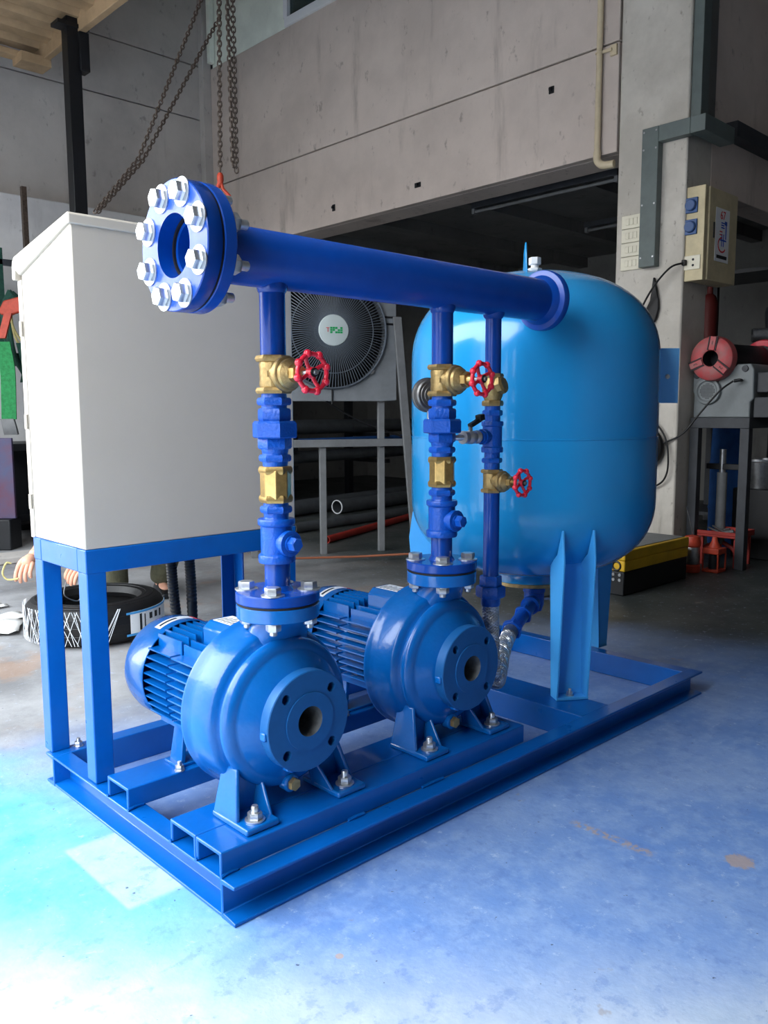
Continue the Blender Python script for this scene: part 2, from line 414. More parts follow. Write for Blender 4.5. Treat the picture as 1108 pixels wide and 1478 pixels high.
# right wall: beam over the opening, wall above it, window
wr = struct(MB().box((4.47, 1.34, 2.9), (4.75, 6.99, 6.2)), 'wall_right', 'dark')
struct(MB().box((4.40, 1.86, 2.81), (4.47, 6.99, 3.535-g)).box((4.471, 1.86, 2.81), (4.75, 6.99, 2.899)), 'beam', 'wall', wr, .006)
struct(MB().box((4.40, 1.86, 3.535), (4.47, 6.99, 4.77)), 'panel', 'wall', wr, .006)
struct(MB().box((4.40, 1.86, 4.77), (4.47, 3.2, 6.2)), 'panel', 'wall', wr, .006)
wd = thing('window_1', None, None, (4.42, 5, 4.77)); wd['kind'] = 'structure'
struct(MB().box((4.375, 3.2, 4.77), (4.47, 5.54, 4.85)), 'window_sill', 'white', wd, .004)
struct(MB().box((4.40, 5.54, 4.77), (4.45, 6.86, 6.2)), 'infill_panel', 'wpanel', wd)
for y in (3.2, 4.4, 5.50):
    struct(MB().box((4.38, y, 4.85), (4.46, y+.06, 6.2)), 'window_post', 'white', wd, .004)
struct(MB().box((4.42, 3.26, 4.85), (4.43, 5.5, 6.2)), 'pane', 'glass', wd)
struct(MB().box((4.52, 5.0, 4.82), (4.56, 5.12, 6.2)), 'curtain', 'yellow', wd)
# pillar at the right end of the beam
pl_ = struct(MB().box((4.40, 1.345, 0), (4.74, 1.845, 6.2)), 'wall_pillar', 'pillar', None, .012)
# the dark bay beyond
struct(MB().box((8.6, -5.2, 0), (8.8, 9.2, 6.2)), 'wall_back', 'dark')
struct(MB().box((-9.4, -14, 0), (-9.0, 16, 4.6)), 'wall_sky_blocker', 'walll')  # unseen wall across the street, added to block low sky reflections
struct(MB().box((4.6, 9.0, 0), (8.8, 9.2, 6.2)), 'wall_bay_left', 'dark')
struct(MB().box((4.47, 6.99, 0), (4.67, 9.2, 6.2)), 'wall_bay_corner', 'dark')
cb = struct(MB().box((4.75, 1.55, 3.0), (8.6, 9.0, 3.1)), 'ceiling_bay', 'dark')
for y in (2.6, 3.7, 4.8, 5.9, 7.0):
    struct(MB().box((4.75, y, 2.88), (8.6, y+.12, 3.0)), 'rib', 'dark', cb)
# beam and wall over the bay to the right of the pillar
sb = struct(MB().box((4.74, 1.345, 2.52), (8.6, 1.55, 6.2)), 'wall_bay_right', 'wall', None, .006)
struct(MB().box((4.9, 1.25, 2.88), (8.6, 1.345, 2.98)), 'ledge', 'greyd', sb)
struct(MB().box((8.3, -5.2, 1.9), (8.6, 1.3, 2.1)), 'ledge', 'greyd', sb)
# low concrete kerb in front of the parapet
struct(MB().box((OPX, 4.6, 0), (2.6, 4.85, .05)), 'trim_3', 'concrete' if 'concrete' in M else 'walll', None, .01)
# small broken spots in the plaster
sp_ = MB()
for y, z, a, b2 in ((3.751, 2.952, .035, .04), (2.4045, 3.355, .022, .05), (4.85, 2.956, .02, .06)):
    sp_.box((4.392, y-a, z-b2/2), (4.401, y+a, z+b2/2)).box((4.37, y-a*.4, z-.01), (4.40, y+a*.4, z+.012))
struct(sp_, 'bolt_stub', 'blackp', wr, .003)

# ------------------------------------------------------------------ skid
H = .0872; L_ = 2.044; W_ = .956; HC = .0525; FL = .052; T = .008
sk = thing('skid_frame', 'blue channel steel skid carrying both pumps, the tank and the cabinet stand', 'frame', (0, 0, 0))
def chan_poly():      # open toward -u; u 0 = flange tip, web at FL
    return [(0, 0), (FL, 0), (FL, H), (0, H), (0, H-T), (FL-T, H-T-.004), (FL-T, T+.004), (0, T)]
MB().prism(chan_poly(), (0, 0, 0), EY, EZ, EX*L_).build('channel', 'skid', sk, .0025)
MB().prism(chan_poly(), (0, W_, 0), -EY, EZ, EX*L_).build('channel', 'skid', sk, .0025)
MB().prism([(a, max(.0012, min(H-.0012, b))) for a, b in chan_poly()], (.001, FL-T*.5, 0), EX, EZ, EY*(W_-2*FL+T)).build('channel', 'skid', sk, .0025)
MB().prism([(a, max(.0012, min(H-.0012, b))) for a, b in chan_poly()], (L_-.001, FL-T*.5, 0), -EX, EZ, EY*(W_-2*FL+T)).build('channel', 'skid', sk, .0025)
# cross beam under the tank legs
MB().prism([(0, 0), (0, H-.001), (.155, H-.001), (.155, H-.009), (.008, H-.009), (.008, 0)], (1.33, FL, 0), EX, EZ, EY*(W_-2*FL)).build('cross_beam', 'skid', sk, .0025)
# pump rails: channels lying with their open side down
def rail(y0, y1, x1):
    t = .009
    po = [(0, 0), (0, HC), (y1-y0, HC), (y1-y0, 0), (y1-y0-t, 0), (y1-y0-t, HC-t), (t, HC-t), (t, 0)]
    MB().prism(po, (.004, y0, H), EY, EZ, EX*(x1-.004)).build('pump_rail', 'skid', sk, .003)
rail(.052, .1515, 1.03); rail(.1525, .26, 1.03); rail(.462, .572, 1.03)
for y in (.052, .1515, .26, .462, .572):
    MB().tube([(.0, y-.004, H+.002), (.02, y, H+.004), (.045, y+.002, H+.002)], .004, 6).build('weld_bead', 'skid', sk)
for x0, x1 in ((.35, .40), (.6, .68)): MB().tube([(x0, .05, H+.002), ((x0+x1)/2, .049, H+.004), (x1, .05, H+.002)], .005, 6).build('weld_bead', 'skid', sk)

# ------------------------------------------------------------------ fasteners (meshes shared by all of them)
def bolt_mesh(r, hh, wr, name):               # hex head on a washer, axis +z from the surface
    b = MB().lathe([(r*.5, 0), (wr, 0), (wr, .0025), (r*.5, .0025)], n=24, close=True)
    b.hexp((0, 0, .0025), EZ, r, hh, .1, .3)
    return b.mesh(name, 'zinc')
def nut_mesh(r, hh, sh, name):                # hex nut and the bolt end through it
    b = MB().lathe([(r*.5, 0), (r*1.15, 0), (r*1.15, .002), (r*.5, .002)], n=20, close=True)
    b.hexp((0, 0, .002), EZ, r, hh, .1, .3).lathe([(0, hh), (r*.5, hh), (r*.5, hh+sh-.002), (r*.42, hh+sh), (0, hh+sh)], n=14)
    return b.mesh(name, 'zinc')
BOLT_L = bolt_mesh(.0205, .018, .0285, 'bolt_head'); NUT_L = nut_mesh(.0205, .018, .026, 'hex_nut')
BOLT_M = bolt_mesh(.0188, .0165, .0265, 'bolt_head')
BOLT_S = bolt_mesh(.0125, .011, .018, 'bolt_head'); NUT_S = nut_mesh(.0175, .017, .013, 'hex_nut')
BOLT_F = nut_mesh(.0115, .012, .012, 'foot_bolt')
_b = MB().lathe([(.006, 0), (.0225, 0), (.0225, .003), (.006, .003)], n=28, close=True).hexp((0, 0, .003), EZ, .0165, .016, .1, .3).lathe([(0, .018), (.0085, .018), (.0085, .03), (.007, .033), (0, .033)], n=14); BOLT_P = _b.mesh('foot_bolt', 'zinc')

# ------------------------------------------------------------------ pumps
X1, X2, X3, YH, ZH = .251, .8072, 1.0208, .1749, 1.374
ZS = .3546; ZT = H+HC
def make_pump(x):
    t = thing('booster_pump', 'blue centrifugal pump nearest the camera, under the first riser', 'pump', (x, .12, ZT), 'twin booster pumps')
    O = (x, 0, ZS)
    # volute casing, y profile toward the front
    pr = [(0, .285), (.13, .285), (.198, .277), (.2035, .274), (.2035, .266), (.199, .262), (.198, .235), (.195, .21), (.191, .187), (.1865, .1785), (.176, .174),
          (.1685, .1705), (.1665, .167), (.1675, .1645), (.1735, .1615), (.1755, .157), (.1748, .151), (.171, .144), (.163, .1375), (.152, .1345), (.1475, .134), (.1445, .1305), (.12, .1135), (.106, .1025), (.097, .098), (.092, .094), (.090, .090), (.036, .090)]
    cs = MB().lathe(pr, O, EY, 72)
    cs.build('casing', 'pump', t, sharp=50)
    # tangential hump carrying the outlet
    nk = []
    for z, rx, ry, cy in ((.40, .105, .05, .218), (.47, .108, .052, .214), (.52, .102, .056, .208), (.55, .090, .062, .196), (.565, .080, .066, .183), (.585, .074, .070, .175)):
        nk.append([(x+rx*(abs(math.cos(2*PI*j/40))**.95)*(1 if math.cos(2*PI*j/40) > 0 else -.60), cy+ry*(abs(math.sin(2*PI*j/40))**.95)*(1 if math.sin(2*PI*j/40) > 0 else -1), z) for j in range(40)])
    MB().quad_rings(nk).build('outlet_neck', 'pump', t, sharp=60)
    of = MB().lathe([(.03, .578), (.094, .578), (.0956, .580), (.0956, .6075), (.094, .609), (.03, .609)], (x, YH, 0), EZ, 48, close=True).build('outlet_flange', 'pump', t)
    for a in (PI/4, 3*PI/4, 5*PI/4, 7*PI/4):
        inst('hex_nut', NUT_S, t, (x+.072*math.cos(a), YH+.072*math.sin(a), .578), zto((0, 0, -1)))
    sf = MB().lathe([(.0345, .16), (.0345, .0605), (.066, .0605), (.0662, .064), (.113, .064), (.115, .066), (.115, .092), (.112, .094), (.09, .097), (.05, .16)], O, EY, 64, close=True)
    ct = MB()
    for k in range(4):
        a = PI/4+k*PI/2; c = V(x+.0905*math.cos(a), 0, ZS+.0905*math.sin(a))
        ct.cyl(c+EY*.05, c+EY*.085, .0115, n=16)
    so = sf.build('suction_flange', 'flange', t); cut(so, ct)
    MB().lathe([(.0343, .0612), (.0343, .158), (0, .158)], O, EY, 32).build('bore', 'darkbore', t)
    rb = MB()
    for a in (PI, PI*.5+2.6, 0):
        c = V(math.cos(a), 0, math.sin(a))
        rb.prism([(.085, .092), (.121, .088), (.119, .068), (.10, .074)], O, c, EY, V(-math.sin(a), 0, math.cos(a))*.02)
    rb.build('flange_rib', 'pump', t, .004)
    # motor
    MB().lathe([(0, .27), (.14, .27), (.14, .292), (.118, .297), (.104, .30), (.104, .60), (0, .60)], O, EY, 48).build('motor_body', 'pump', t)
    def fin_mesh(l, h): return MB().box((0, -.0019, 0), (h, .0019, l)).mesh('cooling_fin', 'pump')
    q_of = lambda ux, uz: Matrix((V(ux, 0, uz), V(ux, 0, uz).cross(-EY)*-1, EY)).transposed().to_quaternion()
    FM = {}
    def fin(px, pz, ux, uz, y0, l, h):
        k = (round(l, 3), round(h, 3))
        if k not in FM: FM[k] = fin_mesh(l, h)
        u = V(ux, 0, uz); w = EY; v = w.cross(u)
        q = Matrix((u, v, w)).transposed().to_quaternion()
        inst('cooling_fin', FM[k], t, (x+px, y0, ZS+pz), q)
    for k in range(-4, 5):
        o = k*.0205
        r0 = math.sqrt(.104**2-o*o)-.004; h = math.sqrt(.132**2-o*o*.55)-r0
        for sgn in (-1, 1):
            fin(sgn*r0, o, sgn, 0, .30, .165, h); fin(sgn*r0, o, sgn, 0, .478, .112, h*.93)
        fin(o, r0, 0, 1, .47, .118, h)
        if abs(k) > 2: fin(o, r0, 0, 1, .30, .16, h*.9)
        fin(o, -r0, 0, -1, .30, .29, h)
    fc = MB().lathe([(.1345, .585), (.1365, .586), (.1365, .665), (.131, .692), (.115, .705), (.09, .709), (0, .709), (0, .700), (.11, .695), (.128, .66), (.1345, .645)], O, EY, 56, close=False)
    f_ = fc.build('fan_cover', 'pump', t)
    # label strip on the fan cover
    def arc_label(a0, a1, y0, y1, r, mt, nm, par):
        rings = []
        for i in range(9):
            a = a0+(a1-a0)*i/8; d = V(math.cos(a), 0, math.sin(a))
            p0 = V(*O)+d*r
            rings.append([p0+EY*y0, p0+EY*y1, p0+d*.0008+EY*y1, p0+d*.0008+EY*y0])
        return MB().quad_rings(rings).build(nm, mt, par)
    arc_label(PI*.66, PI*.42, .612, .640, .1366, 'white', 'label', f_)
    arc_label(PI*.64, PI*.52, .622, .630, .1372, 'ink', 'label_print', f_)
    arc_label(PI*.40, PI*.33, .607, .645, .1366, 'redink', 'label', f_)
    # terminal box
    tb = MB().prism([(-.05, .10), (.05, .10), (.05, .158), (.03, .174), (-.03, .174), (-.05, .158)], (x, .312, ZS), EX, EZ, EY*.112).build('terminal_box', 'pump', t, .004)
    MB().box((x-.027, .322, ZS+.174), (x+.03, .412, ZS+.1748)).build('label', 'white', tb)
    lp = MB()
    for k in range(6):
        lp.box((x-.022, .328+k*.014, ZS+.1748), (x+.02-(k % 3)*.006, .332+k*.014, ZS+.1752))
    lp.build('label_print', 'ink', tb)
    MB().torus((x-.104, .33, ZS+.075), (-1, 0, .6), .012, .004, 20, 8).build('lifting_eye', 'pump', t)
    # front feet: outer cheek, web with cast lettering, gusset and pad
    for sgn in (-1, 1):
        fo = MB()
        xo = x+sgn*.172; xi = x+sgn*.085
        fo.quad_rings([[(xo, .108, ZT+.002), (xo, .205, ZT+.002), (x+sgn*.146, .20, ZS-.095), (x+sgn*.146, .142, ZS-.095)],
                       [(xo-sgn*.011, .108, ZT+.002), (xo-sgn*.011, .205, ZT+.002), (x+sgn*.135, .20, ZS-.095), (x+sgn*.135, .142, ZS-.095)]])
        fo.quad_rings([[(xo-sgn*.004, .158, ZT+.003), (xi, .158, ZT+.003), (xi-sgn*.02, .158, ZS-.135), (x+sgn*.142, .158, ZS-.09)],
                       [(xo-sgn*.004, .170, ZT+.003), (xi, .170, ZT+.003), (xi-sgn*.02, .170, ZS-.135), (x+sgn*.142, .170, ZS-.09)]])
        fo.quad_rings([[(xi, .088, ZT+.01), (xi, .165, ZT+.01), (xi-sgn*.012, .165, ZS-.14), (xi-sgn*.012, .140, ZS-.14)],
                       [(xi+sgn*.009, .088, ZT+.01), (xi+sgn*.009, .165, ZT+.01), (xi-sgn*.003, .165, ZS-.14), (xi-sgn*.003, .140, ZS-.14)]])
        fo.box((min(xo, xi), .066, ZT+.0005), (max(xo, xi), .205, ZT+.015))
        ft = fo.build('foot', 'pump', t, .004)
        inst('foot_bolt', BOLT_P, ft, (x+sgn*.130, .097, ZT+.0155))
    # motor support
    ms = MB()
    for sgn in (-1, 1):
        ms.quad_rings([[(x+sgn*.088, .485, ZT), (x+sgn*.088, .545, ZT), (x+sgn*.07, .535, ZS-.085), (x+sgn*.07, .495, ZS-.085)],
                       [(x+sgn*.076, .485, ZT), (x+sgn*.076, .545, ZT), (x+sgn*.058, .535, ZS-.085), (x+sgn*.058, .495, ZS-.085)]])
    ms.box((x-.10, .48, ZT), (x+.10, .55, ZT+.008)); ms.build('motor_support', 'pump', t, .002)
    for sgn in (-1, 1): inst('foot_bolt', BOLT_F, t, (x+sgn*.1, .472, ZT))
    MB().lathe([(0, .15), (.022, .15), (.022, .128), (.018, .124), (0, .124)], (x-.005, 0, ZS-.165), EY, 24).build('drain_boss', 'pump', t)
    MB().hexp((x-.005, .124, ZS-.165), -EY, .0155, .012).build('drain_plug', 'brassc', t)
    return t
pump = make_pump(X1)
copy_thing(pump, (X2-X1, 0, 0), 'blue centrifugal pump further from the camera, under the second riser')

# ------------------------------------------------------------------ risers on the pumps
def hexring(mb, x, y, z0, z1, r, ph=.35): mb.hexp((x, y, z0), EZ, r, z1-z0, .08, ph); return mb
def make_riser(x):
    t = thing('discharge_riser', 'blue painted riser pipe with flange, tee and union on the nearer pump', 'pipe', (x, YH, .609), 'discharge risers')
    c = (x, YH, 0)
    MB().lathe([(0, 1.16), (.0288, 1.16), (.0288, 1.33), (0, 1.33)], c, EZ, 32).build('upper_pipe', 'royal', t)
    MB().lathe([(.028, 1.302), (.0315, 1.306), (.035, 1.317), (.034, 1.33), (.028, 1.33)], c, EZ, 32).build('weld_bead', 'royal', t)
    nz = [(1.0582, 1.0751, .0385), (.9325, .9481, .0365), (.8161, .832, .0365)]
    for z0, z1, r in nz:
        m = MB(); hexring(m, x, YH, z0, z1, r)
        m.lathe([(0, z0-.012), (.0275, z0-.012), (.029, z0), (.029, z1), (.0275, z1+.0105), (0, z1+.0105)], c, EZ, 28)
        m.build('hex_nipple', 'fitting', t)
    un = MB(); hexring(un, x, YH, 1.0227, 1.0515, .0375, .2); hexring(un, x, YH, .9606, .987, .0382, .5)
    un.lathe([(.025, .946), (.029, .952), (.031, .9606), (.031, 1.05), (.029, 1.053), (0, 1.053)], c, EZ, 28)
    uo = un.build('union', 'fitting', t)
    m = MB(); m.lathe([(0, .985), (.048, .985), (.0515, .988), (.0515, 1.018), (.047, 1.0235), (0, 1.0235)], c, EZ, 6, .12)
    m.build('union_nut', 'fitting', uo)
    te = MB().lathe([(0, .703), (.041, .703), (.0425, .707), (.0425, .718), (.041, .721), (.0365, .724), (.0365, .786), (.041, .789), (.0425, .792), (.0425, .800), (.041, .803), (.029, .803), (.027, .81), (0, .81)], c, EZ, 36)
    te.lathe([(.024, 0), (.024, .040), (.029, .042), (.029, .055), (.024, .056), (.012, .056)], (x, YH, .750), -EY, 28)
    to = te.build('tee', 'fitting', t, sharp=45)
    pg = MB().lathe([(0, .052), (.019, .052), (.019, .059), (.013, .061), (0, .061)], (x, YH, .750), -EY, 24)
    pg.lathe([(0, .058), (.0165, .058), (.0165, .076), (.014, .079), (0, .079)], (x, YH, .750), -EY, 6, .3); pg.build('plug', 'fitting', to)
    MB().lathe([(0, .625), (.0292, .625), (.0292, .71), (0, .71)], c, EZ, 32).build('lower_pipe', 'royal', t)
    MB().lathe([(.028, .636), (.037, .638), (.033, .645), (.028, .652)], c, EZ, 32).build('weld_bead', 'royal', t)
    MB().lathe([(0, .6145), (.094, .6145), (.0965, .617), (.0965, .6365), (.094, .639), (0, .639)], c, EZ, 56).build('flange', 'royal', t)
    MB().lathe([(0, .609), (.094, .609), (.094, .6145), (0, .6145)], c, EZ, 48).build('gasket', 'gasket', t)
    for k in range(4):
        a = PI/4+k*PI/2
        inst('bolt_head', BOLT_M, t, (x+.072*math.cos(a), YH+.072*math.sin(a), .639))
    return t
riser = make_riser(X1)
copy_thing(riser, (X2-X1, 0, 0), 'blue painted riser pipe with flange, tee and union on the further pump')

# ------------------------------------------------------------------ brass valves
def handwheel(t, o, R):
    o = Vector(o); m = MB()
    pts = []
    m.lathe([(R*.80+R*.11*math.cos(2*PI*i/8), R*.11*math.sin(2*PI*i/8)) for i in range(8)], o, -EY, 32, close=True)
    for k in range(8):
        a = 2*PI*k/8+.3; m.ball(o+V(math.cos(a), 0, math.sin(a))*R*.84, R*.185, 12)
    for k in range(4):
        a = PI/2*k+.5; d = V(math.cos(a), 0, math.sin(a))
        m.tube([o+d*R*.1+EY*R*.12, o+d*R*.45+EY*R*.1, o+d*R*.8], R*.095, 8)
    m.lathe([(0, -.15*R), (.26*R, -.15*R), (.22*R, .12*R), (0, .12*R)], o, -EY, 16)
    w = m.build('handwheel', 'red', t, sharp=60)
    n = MB().lathe([(0, .08*R), (.2*R, .08*R), (.2*R, .17*R), (0, .17*R)], o, -EY, 16).build('hub_washer', 'blackp', w)
    MB().hexp(o-EY*R*.15, -EY, R*.12, R*.14).build('hub_nut', 'steel', w)
def make_gate(x, z, s, label):
    t = thing('gate_valve', label, 'valve', (x, YH, z-.041*s), 'brass gate valves with red wheels')
    c = V(x, YH, z)
    b = MB(); b.hexp(c+EZ*.0285*s, EZ, .041*s, .0135*s, .1, .35); b.hexp(c-EZ*.042*s, EZ, .041*s, .0135*s, .1, .35)
    b.lathe([(.03*s, -.029*s), (.0325*s, -.022*s), (.031*s, -.01*s), (.032*s, .0), (.031*s, .01*s), (.0325*s, .022*s), (.03*s, .029*s)], c, EZ, 28)
    b.lathe([(.026*s, 0), (.027*s, .038*s), (.038*s, .048*s)], c, -EY, 28)
    b.build('body', 'brassc', t, sharp=40)
    d = MB().lathe([(0, .040*s), (.036*s, .041*s), (.0385*s, .044*s), (.0385*s, .054*s), (.036*s, .057*s), (.0335*s, .058*s), (.032*s, .066*s), (.024*s, .074*s), (.02*s, .078*s), (0, .078*s)], c, -EY, 32)
    d.build('bonnet', 'brassc', t)
    MB().hexp(c-EY*.076*s, -EY, .021*s, .018*s).lathe([(0, .09*s), (.013*s, .092*s), (.011*s, .108*s), (0, .108*s)], c, -EY, 20).build('packing_nut', 'brass', t)
    MB().cyl(c-EY*.1*s, c-EY*.138*s, .0055*s, n=12).build('stem', 'steel', t)
    text('1½', .02*s, c-EX*.0*s+V(-.0225, -.0228, 0)*s*1.02, V(.7, -.7, 0), EZ, t, 'brassc', 'cast_lettering', .001)
    handwheel(t, c-EY*.138*s, .0485*s if s > .9 else .043)
    return t
make_gate(X1, 1.1258, 1.0, 'large brass gate valve with red handwheel on the nearer riser')
make_gate(X2, 1.1258, 1.0, 'large brass gate valve with red handwheel on the further riser')
make_gate(X3, .8433, .80, 'small brass gate valve with red handwheel low on the slim tank pipe')
def make_check(x, label):
    t = thing('spring_check_valve', label, 'valve', (x, YH, .8398), 'brass spring check valves')
    c = (x, YH, 0)
    b = MB().lathe([(0, .848), (.0345, .848), (.0352, .852), (.0352, .91), (.0345, .914), (0, .914)], c, EZ, 8, .2)
    b.build('body', 'brass', t, .002)
    MB().hexp((x, YH, .9045), EZ, .0385, .0175, .1, .35).build('upper_hex', 'brass', t)
    MB().hexp((x, YH, .8398), EZ, .0385, .0175, .1, .35).build('lower_hex', 'brass', t)
    return t
make_check(X1, 'bright brass check valve midway on the nearer riser')
make_check(X2, 'bright brass check valve midway on the further riser')
sv = thing('swing_check_valve', 'brass valve body at the top of the slim tank pipe, behind a red wheel', 'valve', (X3, YH, 1.0586))
c = V(X3, YH, 1.104)
b = MB(); b.hexp(c+EZ*.034, EZ, .0315, .0125, .1, .35); b.hexp(c-EZ*.0455, EZ, .0315, .0155, .1, .35)
b.lathe([(.022, -.032), (.028, -.018), (.031, 0), (.028, .02), (.024, .035)], c, EZ, 28).lathe([(.02, 0), (.024, .02)], c+EZ*.005, V(.2, -1, .35), 24)
b.build('body', 'brassc', sv, sharp=45)
MB().lathe([(0, .018), (.026, .018), (.027, .034), (.02, .040), (0, .040)], c+EZ*.005, V(.2, -1, .35), 8).build('cap', 'brassc', sv)

# ------------------------------------------------------------------ header pipe
hd = thing('header_pipe', 'large blue horizontal header pipe on top of the risers', 'pipe', (X1, YH, ZH-.0615))
hx = lambda pr, n=48: MB().lathe(pr, (0, YH, ZH), EX, n)
hp = MB().lathe([(.0615, .075), (.0615, 1.24), (.052, 1.24), (.052, .06)], (0, YH, ZH), EX, 56, close=True)
hp.build('pipe', 'royal', hd)
MB().lathe([(.0615, .074), (.069, .079), (.0615, .088)], (0, YH, ZH), EX, 48).build('weld_bead', 'royal', hd)
ep = MB().lathe([(.05, 1.236), (.072, 1.236), (.087, 1.240), (.0895, 1.245), (.0895, 1.262), (.0865, 1.266), (0, 1.266), (0, 1.24)], (0, YH, ZH), EX, 56); ep.build('end_plate', 'royal', hd)
MB().lathe([(.0605, 1.214), (.066, 1.220), (.073, 1.2365)], (0, YH, ZH), EX, 48).build('weld_bead', 'royal', hd)
R = .129
fl1 = MB().lathe([(.063, .011), (.127, .011), (.129, .013), (.129, .043), (.128, .0445), (.063, .0445)], (0, YH, ZH), EX, 72, close=True).build('flange', 'royal', hd)
MB().lathe([(.058, .0445), (.1265, .0445), (.1265, .050), (.058, .050)], (0, YH, ZH), EX, 64, close=True).build('gasket', 'gasket', hd)
MB().lathe([(.050, .050), (.1275, .050), (.129, .052), (.129, .076), (.1275, .078), (.050, .078)], (0, YH, ZH), EX, 72, close=True).build('flange', 'royal', hd)
for k in range(8):
    a = PI/8+k*PI/4; p_ = V(0, YH+.1045*math.cos(a), ZH+.1045*math.sin(a))
    inst('bolt_head', BOLT_L, hd, p_+EX*.011, zto((-1, 0, 0)))
    inst('hex_nut', NUT_L, hd, p_+EX*.078, zto((1, 0, 0)))

# ------------------------------------------------------------------ slim pipe to the tank
tp = thing('tank_pipe', 'slim blue pipe hanging from the header beside the tank', 'pipe', (X3, YH, .47))
c = (X3, YH, 0)
MB().lathe([(0, 1.145), (.0228, 1.145), (.0228, 1.33), (0, 1.33)], c, EZ, 28).build('upper_pipe', 'royal', tp)
MB().lathe([(.022, 1.302), (.028, 1.308), (.032, 1.32), (.028, 1.33)], c, EZ, 28).build('weld_bead', 'royal', tp)
m = MB(); hexring(m, X3, YH, 1.031, 1.0468, .0295); m.lathe([(0, 1.012), (.0225, 1.012), (.0225, 1.06), (0, 1.06)], c, EZ, 24); m.build('hex_nipple', 'fitting', tp)
te = MB().lathe([(0, .926), (.030, .926), (.0315, .929), (.0315, .940), (.028, .943), (.028, 1.0), (.0315, 1.003), (.0315, 1.012), (.030, 1.015), (0, 1.015)], c, EZ, 32)
te.lathe([(.018, 0), (.018, .034), (.022, .036), (.022, .046), (0, .046)], (X3, YH, .9715), -EX, 24); te.build('tee', 'fitting', tp, sharp=45)
m = MB().hexp((X3-.044, YH, .9715), -EX, .0215, .014).lathe([(0, .05), (.014, .05), (.014, .072), (0, .072)], (X3, YH, .9715), -EX, 20); m.build('side_nipple', 'fitting', tp)
m = MB(); hexring(m, X3, YH, .8956, .9096, .030); m.lathe([(0, .872), (.0225, .872), (.0225, .93), (0, .93)], c, EZ, 24); m.build('hex_nipple', 'fitting', tp)
MB().lathe([(0, .555), (.0232, .555), (.0232, .815), (0, .815)], c, EZ, 28).build('lower_pipe', 'royal', tp)
m = MB(); hexring(m, X3, YH, .532, .565, .0325, .2); m.build('hex_socket', 'fitting', tp)
m = MB(); hexring(m, X3, YH, .500, .534, .0435, .1); m.build('union_nut', 'fitting', tp)
MB().lathe([(0, .475), (.027, .475), (.0285, .48), (.0285, .502), (0, .502)], c, EZ, 28).build('hose_ferrule', 'fitting', tp)
# braided hose from the pipe, round to the tank's bottom elbow
fh = thing('braided_hose', 'braided stainless flexible hose between the slim pipe and the tank bottom', 'hose', (1.1, .2, .16))
E0 = V(1.70, .514, .325); E1 = V(1.34, .345, .305)
dv = (E1-E0).normalized()
hose = spline([(X3, YH, .478), (X3+.003, YH, .40), (X3+.012, YH+.004, .31), (X3+.04, YH+.015, .245), (X3+.09, YH+.04, .222), E1+dv*.10-EZ*.028, E1+dv*.0], 10)
MB().tube(hose, .0235, 20).build('braid', 'braid', fh)
_P = spline([tuple(p) for p in hose], 2); _t0 = (_P[1]-_P[0]).normalized(); _u = _t0.orthogonal().normalized(); _fr = []
for i_, p_ in enumerate(_P):
    t_ = (_P[min(i_+1, len(_P)-1)]-_P[max(i_-1, 0)]).normalized(); _u = _t0.rotation_difference(t_) @ _u; _u = (_u-t_*_u.dot(t_)).normalized(); _t0 = t_; _fr.append((p_, _u.copy(), t_.cross(_u)))
bs = MB(); _L = [0.]
for a_, b_ in zip(_P, _P[1:]): _L.append(_L[-1]+(b_-a_).length)
for sg in (-1, 1):
    for k in range(12):
        bs.tube([p_+(u_*math.cos(2*PI*k/12+sg*l_*62)+w_*math.sin(2*PI*k/12+sg*l_*62))*.0236 for (p_, u_, w_), l_ in zip(_fr, _L)], .0022, 4)
tag(bs.build('braid_strands', 'zinc', fh), kind='stuff')
MB().cyl(E1+dv*.035-EZ*.006, E1-dv*.01, .026, n=24).build('ferrule', 'steel', fh)
te = thing('tank_elbow', 'blue elbow and nipple under the centre of the tank', 'fitting', (E0.x, E0.y, .29))
m = MB().hexp(E1-dv*.0, -dv, .036, .035); m.build('union_nut', 'fitting', te)
m = MB().cyl(E1-dv*.03, E0+dv*.05, .024, n=24); m.build('nipple', 'fitting', te)
m = MB().hexp(E1-dv*.19, -dv, .034, .03); m.build('hex_ring', 'fitting', te)
m = MB().lathe([(0, -.04), (.03, -.036), (.038, -.01), (.038, .035), (.042, .037), (.042, .052), (.03, .054), (.028, .085), (0, .085)], E0, EZ, 28).lathe([(.03, 0), (.03, .06), (.035, .062), (.035, .078), (0, .078)], E0, dv, 24); m.build('elbow', 'fitting', te, sharp=45)
m = MB().cyl(E0+V(.02, -.02, .01), E0+V(.062, -.05, .012), .008, n=12); m.box(E0+V(.05, -.055, .015), E0+V(.08, -.046, .035)); m.build('drain_cock', 'steel', te)

# ball valve and pressure gauge on the tee's side port
bv = thing('ball_valve', 'small plated ball valve with black lever on the slim pipe', 'valve', (X3-.09, YH, .95))
m = MB().lathe([(0, .066), (.019, .066), (.019, .076), (.0165, .08), (.0195, .09), (.0195, .102), (.0165, .112), (.0185, .116), (.0185, .13), (0, .13)], (X3, YH, .9715), -EX, 20); m.build('body', 'zinc', bv)
m = MB().cyl((X3-.096, YH, .985), (X3-.096, YH, 1.005), .006, n=12); m.build('stem', 'steel', bv)
m = MB().obox((X3-.082, YH-.004, 1.012), ((1, -.1, .45), (0, 1, 0), (-.45, 0, 1)), (.045, .016, .012)).obox((X3-.062, YH-.006, 1.026), ((1, 0, .2), (0, 1, 0), (-.2, 0, 1)), (.022, .02, .018)); m.build('lever', 'black', bv, .003)
gg = thing('pressure_gauge', 'round steel pressure gauge half hidden behind the further riser', 'gauge', (.862, .27, .98))
